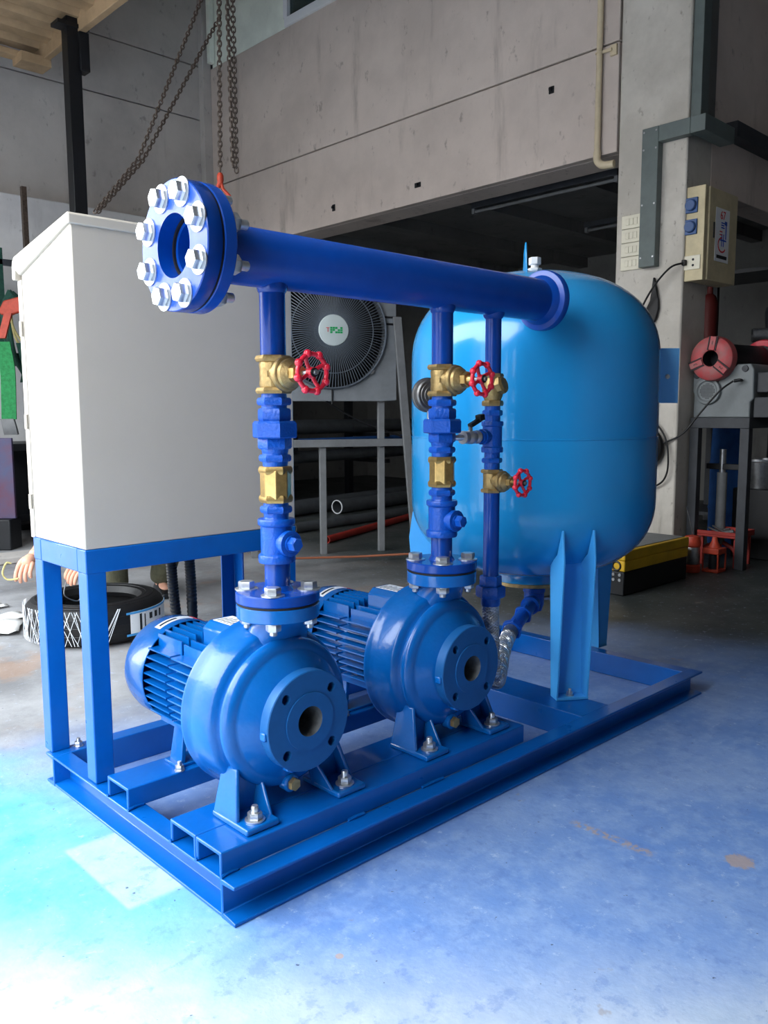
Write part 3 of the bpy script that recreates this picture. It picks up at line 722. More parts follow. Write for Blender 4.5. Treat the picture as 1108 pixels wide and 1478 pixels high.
MB().tube(spline([(X3-.125, YH, .9715), (X3-.15, YH+.02, .9715), (.865, .26, .975), (.862, .272, 1.0), (.862, .272, 1.05)], 6), .0085, 10).build('stem', 'zinc', gg)
gd = V(.862, .272, 1.090); gax = V(-.35, -.94, 0)
m = MB().lathe([(0, -.024), (.014, -.024), (.016, -.018), (.024, -.018), (.025, -.016), (.034, -.016), (.035, -.0145), (.042, -.0145), (.046, -.010), (.046, .010), (.049, .012), (.049, .018), (.0445, .02), (.0445, .014), (0, .014)], gd, -gax, 36); m.build('case', 'gaugem', gg)
MB().lathe([(0, .0145), (.044, .0145), (.044, .0155), (0, .0155)], gd, -gax, 32).build('dial', 'white', gg)

# ------------------------------------------------------------------ pressure tank
TC = V(1.67, .514, 0); TR = .4454
tk = thing('pressure_tank', 'large light blue cylindrical pressure tank on three legs', 'tank', (TC.x, TC.y, H))
def dome(z0, hgt, s, n=2.35, k=18):
    out = []
    for i in range(k+1):
        a = PI/2*i/k
        out.append((TR*abs(math.cos(a))**(2/n) if i < k else 0, z0+s*hgt*abs(math.sin(a))**(2/n)))
    return out
up = dome(1.215, .325, 1); lo = dome(.735, .295, -1)
sh = MB().lathe(lo[::-1]+[(TR, .945), (TR-.0015, .952), (TR-.0015, .960), (TR, .967)]+up, TC, EZ, 96)
sh.build('shell', 'tank', tk, sharp=70)
MB().lathe([(TR-.004, .949), (TR+.0012, .951), (TR+.0012, .954), (TR-.004, .956)], TC, EZ, 96).build('weld_seam', 'tank', tk)
MB().lathe([(.10, .46), (.142, .46), (.145, .455), (.145, .42), (.10, .42)], TC, EZ, 48).build('bottom_collar', 'tank', tk)
MB().lathe([(0, .42), (.152, .42), (.152, .408), (0, .408)], TC, EZ, 48).build('bottom_flange', 'brassc', tk)
m = MB().hexp(TC+EZ*1.536, EZ, .026, .022).lathe([(0, 1.556), (.014, 1.556), (.014, 1.572), (0, 1.572)], TC, EZ, 16).hexp(TC+EZ*1.57, EZ, .022, .026); m.build('air_plug', 'white', tk)
MB().prism([(-.03, 0), (.03, 0), (.02, .07), (.0, .10), (-.006, .10)], TC+V(-.10, -.03, 1.532), V(.6, .7, 0), EZ, V(.7, -.6, 0)*.006).build('lifting_lug', 'tank', tk, .002)
def leg(px, py):
    d = (V(px, py, 0)-V(TC.x, TC.y, 0)).normalized(); s_ = d.cross(EZ)
    m = MB()
    for sg in (-1, 1):
        po = [(.345, H+.001), (.445, H+.001), (.452, .30), (.425, .50), (.435, .60), (.405, .60), (.345, .50)]
        po = [(.372, H+.004), (.425, H+.004), (.462, .56), (.4475, .66), (.440, .66), (.405, .575), (.345, .535)]
        m.prism(po, TC+s_*(sg*.056-(.006 if sg > 0 else 0)), d, EZ, s_*.006)
    m.quad_rings([[TC+d*(a+b_)+s_*c_+EZ*z for a, c_, z in ((.374, -.056, H+.004), (.374, .056, H+.004), (.350, .056, .54), (.350, -.056, .54))] for b_ in (0, .006)])
    m.prism([(-.056, H), (.056, H), (.056, H+.008), (-.056, H+.008)], TC+d*.372, s_, EZ, d*.055)
    lo_ = m.build('leg', 'bracket', tk, .001)
    inst('foot_bolt', BOLT_F, lo_, TC+d*.402+EZ*(H+.008))
leg(1.457, .19); leg(2.06, .49); leg(1.50, .862)
# gauge plate welded to the right flank of the tank
pd = V(math.cos(math.radians(-41)), math.sin(math.radians(-41)), 0); ps = EZ.cross(pd)
m = MB().prism([(TR-.012, 1.0745), (TR+.006, 1.0745), (TR+.006, 1.268), (TR-.012, 1.268)], TC-ps*.06, pd, EZ, ps*.055)
gp = MB().prism([(TR-.004, 1.072), (TR+.088, 1.072), (TR+.088, 1.271), (TR-.004, 1.271)], TC-ps*.030+V(0, 0, 0), pd, EZ, ps*.004).build('bracket_plate', 'plate', tk, .001)
m.build('bracket_foot', 'bracket', tk, .002)
MB().lathe([(0, 0), (.009, 0), (.008, .004), (0, .006)], TC-ps*.030+pd*(TR+.046)+EZ*1.168, -ps, 16).build('screw', 'zinc', gp)

# ------------------------------------------------------------------ control cabinet on its stand
CX0, CX1, CY0, CY1, CZ0, CZ1 = .010, .668, .6504, .985, .7015, 1.505
st = thing('cabinet_stand', 'blue square tube stand under the beige control cabinet', 'stand', (.33, .81, H))
def angle(x, y, sx_, sy_):
    t = .006; w = .055
    po = [(0, 0), (sx_*w, 0), (sx_*w, sy_*t), (sx_*t, sy_*t), (sx_*t, sy_*w), (0, sy_*w)]
    return MB().prism(po, (x, y, H), EX, EY, EZ*(CZ0-.06-H))
for x, y, a, b2 in ((CX0, CY0, 1, 1), (CX1, CY0, -1, 1), (CX0, CY1, 1, -1), (CX1, CY1, -1, -1)):
    if a > 0: MB().box((x, min(y, y+b2*.052), H), (x+.052, max(y, y+b2*.052), CZ0-.06)).build('leg', 'skid', st, .003)
    else: angle(x, y, a, b2).build('leg', 'skid', st, .002)
def beam(lo, hi): return MB().box(lo, hi).build('top_rail', 'skid', st, .003)
beam((CX0-.0015, CY0-.0015, CZ0-.062), (CX1+.0015, CY0+.05, CZ0-.0005)); beam((CX0-.0015, CY1-.05, CZ0-.062), (CX1+.0015, CY1+.0015, CZ0-.0005))
beam((CX0-.001, CY0+.05, CZ0-.062), (CX0+.05, CY1-.05, CZ0-.0005)); beam((CX1-.05, CY0+.05, CZ0-.062), (CX1+.001, CY1-.05, CZ0-.0005))
inst('foot_bolt', BOLT_F, st, (.085, .93, H))
cabn = thing('control_cabinet', 'tall beige steel control cabinet with sloping rain hood', 'cabinet', (.33, .81, CZ0))
MB().prism([(CY0, CZ0), (CY1-.014, CZ0), (CY1-.014, CZ1-.085), (CY0, CZ1)], (CX0, 0, 0), EY, EZ, EX*(CX1-CX0)).build('body', 'cab', cabn, .003)
# hood: slopes down to the door side and turns over its edge
hh = [(CY0-.006, CZ1-.012), (CY0-.006, CZ1+.012), (CY0, CZ1+.016), (1.005, 1.462), (1.017, 1.452), (1.022, 1.437), (1.022, 1.402), (1.004, 1.400), (1.004, 1.428), (.972, 1.41), (CY0+.01, CZ1-.012)]
MB().prism(hh, (CX0-.007, 0, 0), EY, EZ, EX*(CX1-CX0+.014)).build('rain_hood', 'cab', cabn, .003)
dr = MB().box((CX0+.001, CY1-.004, CZ0-.004), (CX1-.001, CY1+.022, 1.40)).build('door', 'cab', cabn, .003)
MB().box((CX0+.004, CY1-.0145, CZ0+.006), (CX1-.004, CY1-.0035, 1.405)).build('door_seal', 'black', cabn)
for z in (.80, 1.02, 1.27):
    MB().cyl((CX0-.003, CY1+.0, z-.02), (CX0-.003, CY1+.0, z+.02), .005, n=12).build('hinge', 'cab', dr)
MB().cyl((CX1-.08, CY1+.022, 1.06), (CX1-.08, CY1+.04, 1.06), .02).box((CX1-.09, CY1+.04, 1.0), (CX1-.07, CY1+.055, 1.1)).build('door_handle', 'blackp', dr, .003)
MB().box((CX1, .78, 1.0-.07), (CX1+.008, .90, 1.0+.07)).build('vent_plate', 'cab', cabn, .002)
# corrugated conduits dropping out of the cabinet
def conduit(name, pts, label, r=.017):
    P = spline(pts, 14); Q = []; rr = []
    Ltot = len(P)
    for i in range(Ltot*3-2):
        a = i/3; k = int(a); f = a-k
        p = P[k] if k+1 >= Ltot else P[k].lerp(P[k+1], f)
        Q.append(p); rr.append(r*(1.0 if i % 2 else .88))
    o = MB().tube(Q, rr, 12).build(name, 'black'); return tag(o, label, 'conduit', 'conduits below the cabinet')
conduit('cable_conduit', [(.38, .90, .69), (.40, .92, .5), (.45, .98, .25), (.56, 1.25, .05), (.9, 1.6, .02), (1.3, 1.7, .02)], 'black corrugated conduit below the cabinet, the left one of the pair')
conduit('cable_conduit', [(.43, .88, .69), (.445, .89, .5), (.475, .94, .22), (.60, 1.18, .05), (.96, 1.5, .02), (1.3, 1.6, .02)], 'black corrugated conduit below the cabinet, the right one of the pair')

# ------------------------------------------------------------------ hoist chains
def link_mesh(L, Wd, r, nm='link'):
    pts = []
    n = 8
    for i in range(n//2+1): a = PI*i/(n//2); pts.append(V(Wd*math.cos(a), 0, (L/2-Wd)+Wd*math.sin(a)))
    for i in range(n//2+1): a = PI+PI*i/(n//2); pts.append(V(Wd*math.cos(a), 0, -(L/2-Wd)+Wd*math.sin(a)))
    rings = []; N = len(pts)
    for i, p in enumerate(pts):
        t = (pts[(i+1) % N]-pts[i-1]).normalized(); u = EY; w = t.cross(u)
        rings.append([p+(u*math.cos(2*PI*j/6)+w*math.sin(2*PI*j/6))*r for j in range(6)])
    rings.append(rings[0])
    return MB().quad_rings(rings, True, (False, False)).mesh(nm, 'chain')
LK = link_mesh(.031, .0092, .0038); LK2 = link_mesh(.038, .0112, .0045)
def chain(pts, label, me=LK):
    P = [Vector(p) for p in pts]
    t = thing('hoist_chain', label, 'chain', P[-1], 'hoist chains')
    k = 0; d0 = 0; pitch = .0236 if me is LK else .0285
    for a, b in zip(P, P[1:]):
        L = (b-a).length; u = (b-a).normalized(); s = d0
        while s < L:
            q = zto(u) @ Quaternion((0, 0, 1), .6+(PI/2 if k % 2 else 0)); inst('link', me, t, a+u*s, q); k += 1; s += pitch
        d0 = s-L
    return t
HK = V(2.0, 3.066, 2.40)
CH = lambda x, z, k: V(x, 3.2, z)
c1 = chain([(2.03, 3.07, 3.60), HK+EZ*.07], 'dark load chain hanging straight down to the orange hook', LK2)
chain([(2.055, 3.03, 3.60), (2.062, 3.02, 2.50)], 'dark slack chain beside the load chain, left fall of the pair', LK2)
chain([(2.095, 3.03, 3.60), (2.085, 3.02, 2.47)], 'dark slack chain beside the load chain, right fall of the pair', LK2)
chain([CH(1.9855, 3.4749, 1), CH(1.5459, 2.4896, 0), CH(1.2726, 2.152, -1)], 'dark chain slanting down behind the cabinet, the upper left one')
chain([p_+V(.012, .035, .012) for p_ in (CH(2.1187, 3.4154, 1), CH(1.5748, 2.4773, 0), CH(1.2967, 2.1534, -1))], 'dark chain slanting down behind the cabinet, the lower right one')
hk = thing('lifting_hook', 'orange red lifting hook at the end of the chain above the header', 'hook', HK-EZ*.07)
MB().lathe([(0, .0), (.016, .0), (.02, .02), (.02, .045), (.013, .06), (0, .06)], HK+EZ*.005, EZ, 14).build('swivel', 'orange', hk)
hu = V(.69, -.72, 0)
MB().tube([HK+hu*a*1.05+EZ*b for a, b in spl] if False else [HK+hu*a+EZ*b for a, b in [(a_*1.3+(.014 if b_ < -.02 else .0), b_*1.36) for a_, b_ in ((0, .01), (-.012, -.012), (-.03, -.045), (-.03, -.075), (-.01, -.098), (.018, -.096), (.032, -.075), (.03, -.05), (.012, -.02), (.004, .004))]], [.015, .014, .012, .013, .014, .014, .013, .011, .010, .009], 10).build('hook', 'orange', hk)
tr = thing('hoist_trolley', 'dark hoist trolley hook at the very top left of centre', 'hoist', (1.63, 3.3, 3.5))
q0 = V(1.66, 3.3, 3.555)
m = MB().box(q0+V(-.06, -.03, 0), q0+V(.1, .03, .12)); m.tube([q0+V(-.06, 0, .02), q0+V(-.08, 0, -.02), q0+V(-.10, 0, -.01), q0+V(-.11, 0, .02)], .009, 8).tube([q0+V(.0, 0, .02), q0+V(-.01, 0, -.035), q0+V(-.035, 0, -.03), q0+V(-.04, 0, 0)], .009, 8); m.build('hook_block', 'chain', tr, .004)
MB().box((1.70, 3.05, 3.60), (2.15, 3.35, 3.9)).build('hoist_body', 'orange', tr, .01)
MB().box((1.88, 3.18, 3.9), (1.94, 3.24, 6.2)).build('hanger', 'chain', tr)

# ------------------------------------------------------------------ mezzanine deck, post, wall bits
dk = thing('mezzanine_deck', 'tan dusty steel deck seen from below in the upper left corner', 'deck', (1.4, 5.4, 4.05))
zb = 4.10
MB().box((2.27, 3.5, zb), (2.33, 6.45, zb+.16)).build('edge_beam', 'soffit', dk, .006)
MB().box((.2, 6.3, zb), (2.33, 6.42, zb+.05)).build('end_beam', 'soffit', dk, .006)
for x, y in ((2.2, 6.2),): MB().box((x-.12, y, zb-.06), (x+.14, y+.2, zb+.02)).build('bearing_plate', 'soffit', dk, .004)
y = 3.2
DP = MB().prism([(0, .05), (.05, .05), (.075, 0), (.20, 0), (.225, .05), (.27, .05), (.27, .058), (.22, .058), (.195, .008), (.08, .008), (.055, .058), (0, .058)], (-1.1, 0, 0), EY, EZ, EX*3.37).mesh('deck_rib', 'soffit')
for k in range(11): inst('deck_rib', DP, dk, (0, 3.5+k*.27, zb+.10))
bp_ = thing('steel_post', 'black square steel post rising behind the cabinet to the deck', 'post', (2.30, 5.62, 2.3))
MB().box((2.18, 5.50, 2.2), (2.29, 5.61, zb+.16)).build('post', 'blackp', bp_, .004)
MB().box((2.27, 5.47, zb-.30), (2.35, 5.58, zb+.0)).build('cleat', 'blackp', bp_, .004)
MB().box((2.10, 5.48, zb+.02), (2.36, 5.62, zb+.05)).build('cap_plate', 'blackp', bp_, .002)
MB().box((2.18, 5.50, 0), (2.29, 5.61, 2.2)).build('lower_post', 'blackp', bp_, .004)
tag(MB().prism([(0, 0), (.04, 0), (.04, .005), (.005, .005), (.005, .04), (0, .04)], (1.93, 5.95, 1.6), EX, EY, EZ*1.33).build('angle_bar', 'chain'), 'thin brown angle bar standing against the whitewashed wall', 'bar')

# pvc pipe on the wall
pv = thing('pvc_pipe', 'cream plastic pipe running down the wall beside the pillar', 'pipe', (4.36, 1.99, 2.7))
MB().cyl((4.372, 1.995, 2.80), (4.372, 1.995, 6.2), .021, n=20).build('pipe', 'cream', pv)
MB().tube(spline([(4.372, 1.995, 2.83), (4.372, 1.99, 2.77), (4.378, 1.95, 2.735), (4.39, 1.87, 2.73)], 6), .026, 16).build('elbow', 'cream', pv)
m = MB().torus((4.372, 1.995, 3.478), EZ, .024, .006, 20, 8).box((4.365, 1.90, 3.468), (4.378, 1.975, 3.488)).box((4.38, 1.87, 3.44), (4.4, 1.92, 3.51)); m.build('clamp', 'cream', pv, .002)

# trunking, switch plates, bag on the pillar
tg = thing('cable_trunking', 'grey green metal trunking bent over the front of the pillar', 'trunking', (4.37, 1.56, 2.0))
MB().box((4.335, 1.515, 2.0), (4.399, 1.632, 2.885)).build('vertical_run', 'trunk', tg, .003)
MB().box((4.335, 1.30, 2.785), (4.399, 1.514, 2.885)).build('horizontal_run', 'trunk', tg, .003)
MB().box((4.335, 1.2, 2.785), (4.75, 1.299, 2.885)).build('side_run', 'trunk', tg, .003)
for z in (2.06, 2.4, 2.75, 2.86):
    for y in (1.53, 1.617): MB().cyl((4.335, y, z), (4.331, y, z), .006, n=10).build('screw', 'steel', tg)
tag(MB().box((4.42, 1.275, 2.886), (4.52, 1.343, 6.2)).build('cable_riser', 'trunk', None, .003), 'dark grey trunking rising up the side of the pillar', 'trunking')
for i, z in enumerate((2.366, 2.274, 2.182, 2.090)):
    nm = ('topmost', 'second from the top', 'third from the top', 'lowest')[i]
    s_ = thing('switch_plate', 'ivory switch plate on the pillar, %s of the four' % nm, 'switch', (4.39, 1.718, z-.086), 'switch plates on the pillar')
    MB().box((4.385, 1.640, z-.088), (4.3995, 1.796, z)).build('plate', 'ivory', s_, .003)
    for k in range(3): MB().box((4.380, 1.676+k*.03, z-.066), (4.385, 1.702+k*.03, z-.022)).build('rocker', 'ivory', s_, .002)
bg_ = tag(MB().quad_rings([[(4.37, 1.53-.01*k, z), (4.39, 1.53-.01*k, z), (4.39, 1.53+w, z), (4.37, 1.53+w, z)] for z, k, w in ((1.93, 0, .012), (1.86, 1.4, .02), (1.78, 3.4, .03), (1.72, 3.6, .06), (1.66, 2, .075), (1.60, -1.5, .07), (1.575, -3, .06))]).build('bag', 'black', None, .006), 'limp black bag hanging below the trunking on the pillar', 'bag')
tag(MB().tube([(4.38, 1.52, 1.92), (4.378, 1.525, 1.98), (4.37, 1.55, 1.998), (4.378, 1.545, 1.95), (4.38, 1.535, 1.92)], .004, 6).build('strap', 'black', bg_), None) if False else None

# distribution box on the pillar's side
pb = thing('socket_box', 'aged beige distribution box with two blue sockets beside the pillar', 'box', (4.65, 1.28, 1.89))
MB().box((4.47, 1.215, 1.89), (4.88, 1.344, 2.475)).build('door', 'panel', pb, .006)
MB().box((4.42, 1.222, 1.885), (4.462, 1.378, 2.478)).build('front_panel', 'panel', pb, .004)
for z in (2.36, 2.225):
    so_ = MB().box((4.408, 1.268, z-.048), (4.42, 1.352, z+.048)).build('socket', 'socket', pb, .004)
    MB().lathe([(0, 0), (.037, 0), (.035, .016), (.03, .02), (0, .02)], (4.408, 1.31, z), -EX, 24).build('socket_lid', 'socket', so_)
pp_ = MB().box((4.412, 1.238, 1.955), (4.42, 1.376, 2.045)).build('outlet_plate', 'ivory', pb, .003)
m = MB()
for dz in (-.018, .018): m.cyl((4.412, 1.285, 2.0+dz), (4.4105, 1.285, 2.0+dz), .008, n=12)
m.build('outlet_holes', 'ink', pp_)
MB().box((4.385, 1.325, 1.985), (4.412, 1.352, 2.02)).build('plug', 'black', pp_, .004)
la = MB().box((4.56, 1.2135, 2.02), (4.76, 1.2152, 2.36)).build('notice', 'white', pb)
u_, v_ = EX, EZ
text('67', .075, (4.66, 1.2125, 2.315), EX, EZ, pb, 'redink')
m = MB()
for k, (w_, z) in enumerate(((.05, 2.27), (.045, 2.255), (.05, 2.24))): m.box((4.64, 1.2126, z-.004), (4.64+w_, 1.2134, z+.004))
m.box((4.705, 1.2126, 2.17), (4.718, 1.2134, 2.28)).box((4.69, 1.2126, 2.26), (4.725, 1.2134, 2.285)); m.box((4.63, 1.2126, 2.155), (4.72, 1.2134, 2.165)).box((4.65, 1.2126, 2.12), (4.66, 1.2134, 2.2)).box((4.675, 1.2126, 2.12), (4.685, 1.2134, 2.2)); m.build('notice_print', 'blueink', pb)
m = MB()
for a in range(10):
    A = PI*.15+a*PI*1.2/9; m.obox((4.66+.055*math.cos(A+PI*.4), 1.2130, 2.13+.045*math.sin(A+PI*.4)), ((-math.sin(A+PI*.4), 0, math.cos(A+PI*.4)), (0, 1, 0), (math.cos(A+PI*.4), 0, math.sin(A+PI*.4))), (.022, .0008, .010))
m.box((4.62, 1.2126, 2.19), (4.66, 1.2134, 2.197)).box((4.62, 1.2126, 2.21), (4.66, 1.2134, 2.217)); m.build('notice_print', 'redink', pb)
MB().box((4.585, 1.2126, 2.04), (4.735, 1.2134, 2.062)).build('notice_print', 'ink', pb)
MB().box((4.53, 1.21, 2.16), (4.545, 1.2152, 2.26)).build('latch', 'blackp', pb, .002)
# cables on the pillar
def cable(name, pts, r, label, mt='black', k=8, cat='cable'):
    return tag(MB().tube(spline(pts, k), r, 8).build(name, mt), label, cat)
cable('power_cable', [(4.385, 1.34, 2.0), (4.33, 1.40, 1.97), (4.31, 1.50, 1.86), (4.33, 1.60, 1.72), (4.36, 1.66, 1.6), (4.37, 1.66, 1.3), (4.37, 1.62, 1.1), (4.37, 1.43, .9), (4.36, 1.38, .72), (4.36, 1.41, .58), (4.37, 1.55, .5)], .0065, 'black cable from the outlet down the front of the pillar behind the tank')
hr = thing('hose_reel', 'black coil hanging low on the front of the pillar behind the tank', 'reel', (4.36, 1.52, .62))
MB().torus((4.355, 1.56, .80), EX, .11, .035, 32, 10).build('coil', 'black', hr)
MB().cyl((4.34, 1.56, .80), (4.395, 1.56, .80), .085, n=28).build('hub', 'blackp', hr)

# ------------------------------------------------------------------ bench with the pipe machine
bn = thing('machine_bench', 'dark steel bench under the grey pipe machine', 'bench', (5.2, 1.13, 0))
MB().box((4.55, .93, .93), (5.9, 1.33, 1.0)).build('top', 'greyd', bn, .003)
for x, y in ((4.55, .93), (4.55, 1.27), (5.84, .93), (5.84, 1.27)):
    MB().box((x, y, 0), (x+.06, y+.06, .93)).build('leg', 'greyd', bn, .003)
pm = thing('pipe_machine', 'grey pipe threading machine with a faded red chuck on the bench', 'machine', (5.0, 1.13, 1.0))
MB().prism([(.945, 1.0), (1.325, 1.0), (1.325, 1.16), (1.335, 1.17), (1.335, 1.28), (1.315, 1.315), (1.28, 1.30), (1.05, 1.33), (1.04, 1.345), (.95, 1.345), (.93, 1.31), (.925, 1.12), (.945, 1.10)], (4.58, 0, 0), EY, EZ, EX*.9).build('housing', 'machine', pm, .01)
MB().box((4.6, .80, 1.0), (5.5, .93, 1.13)).build('side_box', 'greyd', pm, .004)
MB().box((4.62, .84, 1.16), (4.95, .925, 1.29)).build('switch_box', 'greyd', pm, .006)
ck = MB().lathe([(.052, -.03), (.07, -.036), (.12, -.03), (.142, -.015), (.146, .02), (.146, .05), (.052, .05)], (4.53, 1.185, 1.385), EX, 40, close=True).build('chuck', 'pink', pm, .003)
MB().lathe([(.0515, -.029), (.0515, .30), (0, .30)], (4.53, 1.185, 1.385), EX, 28).build('bore', 'gasket', ck)
for k in range(3):
    a = PI*.55+2*PI*k/3; d = V(0, math.cos(a), math.sin(a)); s_ = d.cross(EX)
    MB().obox(V(4.494, 1.185, 1.385)+d*.098, (EX, d, s_), (.012, .088, .040)).build('jaw', 'pink', ck, .003)
    for sg in (-1, 1): MB().obox(V(4.494, 1.185, 1.385)+d*.098+s_*sg*.026, (EX, d, s_), (.008, .092, .007)).build('jaw_slot', 'ink', ck)
    text(str(k+1), .035, V(4.4872, 1.185, 1.385)+d*.1, -s_, d, pm, 'ink', 'chuck_number')
MB().lathe([(.10, 0), (.135, 0), (.145, .03), (.13, .06), (.10, .07)], (5.0, 1.06, 1.385), EX, 36, close=True).build('rear_chuck', 'red', pm)
MB().cyl((4.6, 1.15, 1.385), (5.0, 1.09, 1.385), .10, n=28).build('spindle_cover', 'blackp', pm)
m = MB().lathe([(0, .002), (.085, .002), (.09, .012), (.085, .024), (.07, .026), (.062, .018), (0, .018)], (4.58, 1.225, 1.175), -EX, 32); vt = m.build('motor_vent', 'machine', pm)
m = MB()
for k in range(-5, 6):
    for j in range(-5, 6):
        if k*k+j*j < 27: m.box((4.5605, 1.225+k*.0095-.003, 1.175+j*.0095-.003), (4.563, 1.225+k*.0095+.003, 1.175+j*.0095+.003))
o_ = m.build('vent_holes', 'ink', vt)
for y, z in ((1.31, 1.28), (.985, 1.315)):
    MB().lathe([(0, 0), (.022, 0), (.02, .008), (0, .01)], (4.578, y, z), -EX, 16).build('bearing_cap', 'greyd', pm)
MB().tube([(4.56, 1.0, 1.24), (4.53, 1.0, 1.24), (4.52, 1.03, 1.235)], .011, 8).build('lever', 'blackp', pm)
cable('machine_cable', [(4.52, 1.035, 1.235), (4.47, 1.10, 1.17), (4.44, 1.21, 1.03), (4.40, 1.30, .90), (4.37, 1.40, .84), (4.34, 1.50, .80)], .006, 'black cable running down from the pipe machine to the pillar')
tag(MB().lathe([(.05, 0), (.05, .17), (.046, .17), (.046, 0)], (5.35, 1.28, 1.59), V(.55, -.8, 0), 28, close=True).build('pipe_offcut', 'steel'), 'short shiny galvanised pipe offcut lying above the machine', 'pipe')
sh_ = thing('storage_shelf', 'dark steel shelf behind the bench holding workshop odds and ends', 'shelf', (6.6, 1.0, 0))
for x, y in ((6.3, .2), (6.3, 2.28), (6.9, .2), (6.9, 2.28)): MB().box((x, y, 0), (x+.05, y+.05, 2.3)).build('post', 'greyd', sh_)
for z in (.12, .9, 1.54, 2.2): MB().box((6.3, .2, z), (6.95, 2.33, z+.03)).build('shelf_board', 'greyd', sh_)
tag(MB().lathe([(0, 0), (.07, 0), (.07, .42), (.05, .48), (.025, .50), (.025, .56), (0, .56)], (6.42, 2.12, 1.571), EZ, 24).build('gas_cylinder', 'darkred'), 'dark red cylinder standing on the shelf beside the pillar', 'cylinder')
tag(MB().lathe([(0, 0), (.09, 0), (.11, .3), (.1, .34), (0, .34)], (6.5, 1.55, 1.571), EZ, 24).build('canister', 'greyd'), 'dark grey canister on the shelf behind the machine', 'canister')
tag(MB().box((6.45, 1.22, 1.571), (6.75, 1.42, 2.0)).build('carton', 'blackp', None, .01), 'black carton on the shelf behind the machine', 'carton')
# odds and ends under the bench
bc = thing('blue_drum', 'blue plastic drum standing behind the bench legs', 'drum', (5.5, 1.47, 0))
MB().lathe([(0, 0), (.13, 0), (.14, .03), (.14, .28), (.146, .30), (.14, .32), (.14, .62), (.146, .64), (.14, .66), (.13, .98), (0, .99)], (5.5, 1.47, 0), EZ, 32).build('body', 'bluecloth', bc)
MB().lathe([(.04, .985), (.04, 1.01), (0, 1.01)], (5.5, 1.47, 0), EZ, 16).build('cap', 'black', bc)
pj = thing('pipe_jack', 'grey pipe support stand with tripod foot under the bench', 'stand', (4.83, 1.22, 0))
MB().cyl((4.83, 1.22, .12), (4.83, 1.22, .62), .034, n=18).build('column', 'grey', pj)
MB().cyl((4.83, 1.22, .6), (4.83, 1.22, .78), .022, n=14).build('screw', 'steel', pj)
MB().box((4.81, 1.07, .64), (4.85, 1.33, .68)).build('handle', 'blackp', pj, .004)
for k in range(3):
    a = 2*PI*k/3+.4; MB().tube([(4.83, 1.22, .14), (4.83+.1*math.cos(a), 1.22+.1*math.sin(a), .1), (4.83+.17*math.cos(a), 1.22+.17*math.sin(a), .018)], .016, 8).build('leg', 'redpipe', pj)
bk = thing('metal_bucket', 'shiny galvanised bucket under the bench at the right edge', 'bucket', (5.17, 1.09, .5))
MB().lathe([(.10, 0), (.13, .19), (.137, .19), (.137, .205), (.122, .205), (.094, .006), (0, .006), (0, 0)], (5.17, 1.09, .5), EZ, 32).build('bucket', 'steel', bk)
MB().torus((5.17, 1.09, .69), EZ, .136, .006, 32, 8).build('rim', 'zinc', bk)
tag(MB().box((5.03, .95, 0), (5.31, 1.23, .499)).build('storage_crate', 'blackp', None, .01), 'black crate under the bench carrying the shiny bucket', 'crate')
fk = thing('thermos_flask', 'red flask with a silver band on the floor by the bench', 'flask', (4.29, 1.155, 0))
MB().lathe([(0, 0), (.052, 0), (.055, .01), (.055, .045), (.05, .05), (.05, .17), (.055, .175), (.055, .2), (.045, .235), (0, .245)], (4.29, 1.155, 0), EZ, 28).build('body', 'orange', fk)
MB().lathe([(.0502, .055), (.0508, .056), (.0508, .165), (.0502, .166)], (4.29, 1.155, 0), EZ, 28).build('band', 'steel', fk)
ln = thing('floor_lantern', 'orange caged lamp on the floor beside the red flask', 'lamp', (4.40, 1.055, 0))
MB().box((4.34, 1.0, 0), (4.46, 1.11, .02)).build('base', 'orange', ln, .006)
MB().box((4.34, 1.0, .12), (4.46, 1.11, .16)).build('top', 'orange', ln, .006)
MB().lathe([(.04, 0), (.02, .04), (.015, .07), (0, .07)], (4.40, 1.055, .16), EZ, 20).build('cap', 'orange', ln)
for x in (4.345, 4.455):
    for y in (1.005, 1.105): MB().cyl((x, y, .02), (x, y, .12), .006, n=8).build('bar', 'orange', ln)
MB().cyl((4.40, 1.055, .02), (4.40, 1.055, .12), .035, n=20).build('lens', 'blackp', ln)
vd = thing('red_tray', 'red metal tray with chrome tools behind the lantern', 'tray', (4.65, 1.08, .14))
MB().box((4.57, .99, .2), (4.86, 1.26, .215)).box((4.57, .99, .215), (4.58, 1.26, .24)).box((4.85, .99, .215), (4.86, 1.26, .24)).box((4.58, .99, .215), (4.85, 1.0, .24)).box((4.6, 1.0, 0), (4.62, 1.02, .2)).box((4.81, 1.0, 0), (4.83, 1.02, .2)).box((4.6, 1.23, 0), (4.62, 1.25, .2)).box((4.81, 1.23, 0), (4.83, 1.25, .2)).build('tray', 'redpipe', vd, .003)
for k, (y0, y1) in enumerate(((1.02, 1.22), (1.05, 1.2), (1.10, 1.24))):
    MB().tube([(4.6+k*.06, y0, .245), (4.62+k*.06, (y0+y1)/2, .228), (4.66+k*.05, y1, .25)], .007, 8).build('tool', 'steel', vd)
cable('bent_wire', [(4.26, 1.19, .43), (4.28, 1.17, .33), (4.30, 1.16, .247)], .0035, 'thin pale rod sticking up from the red flask', 'steel', 6, 'rod')

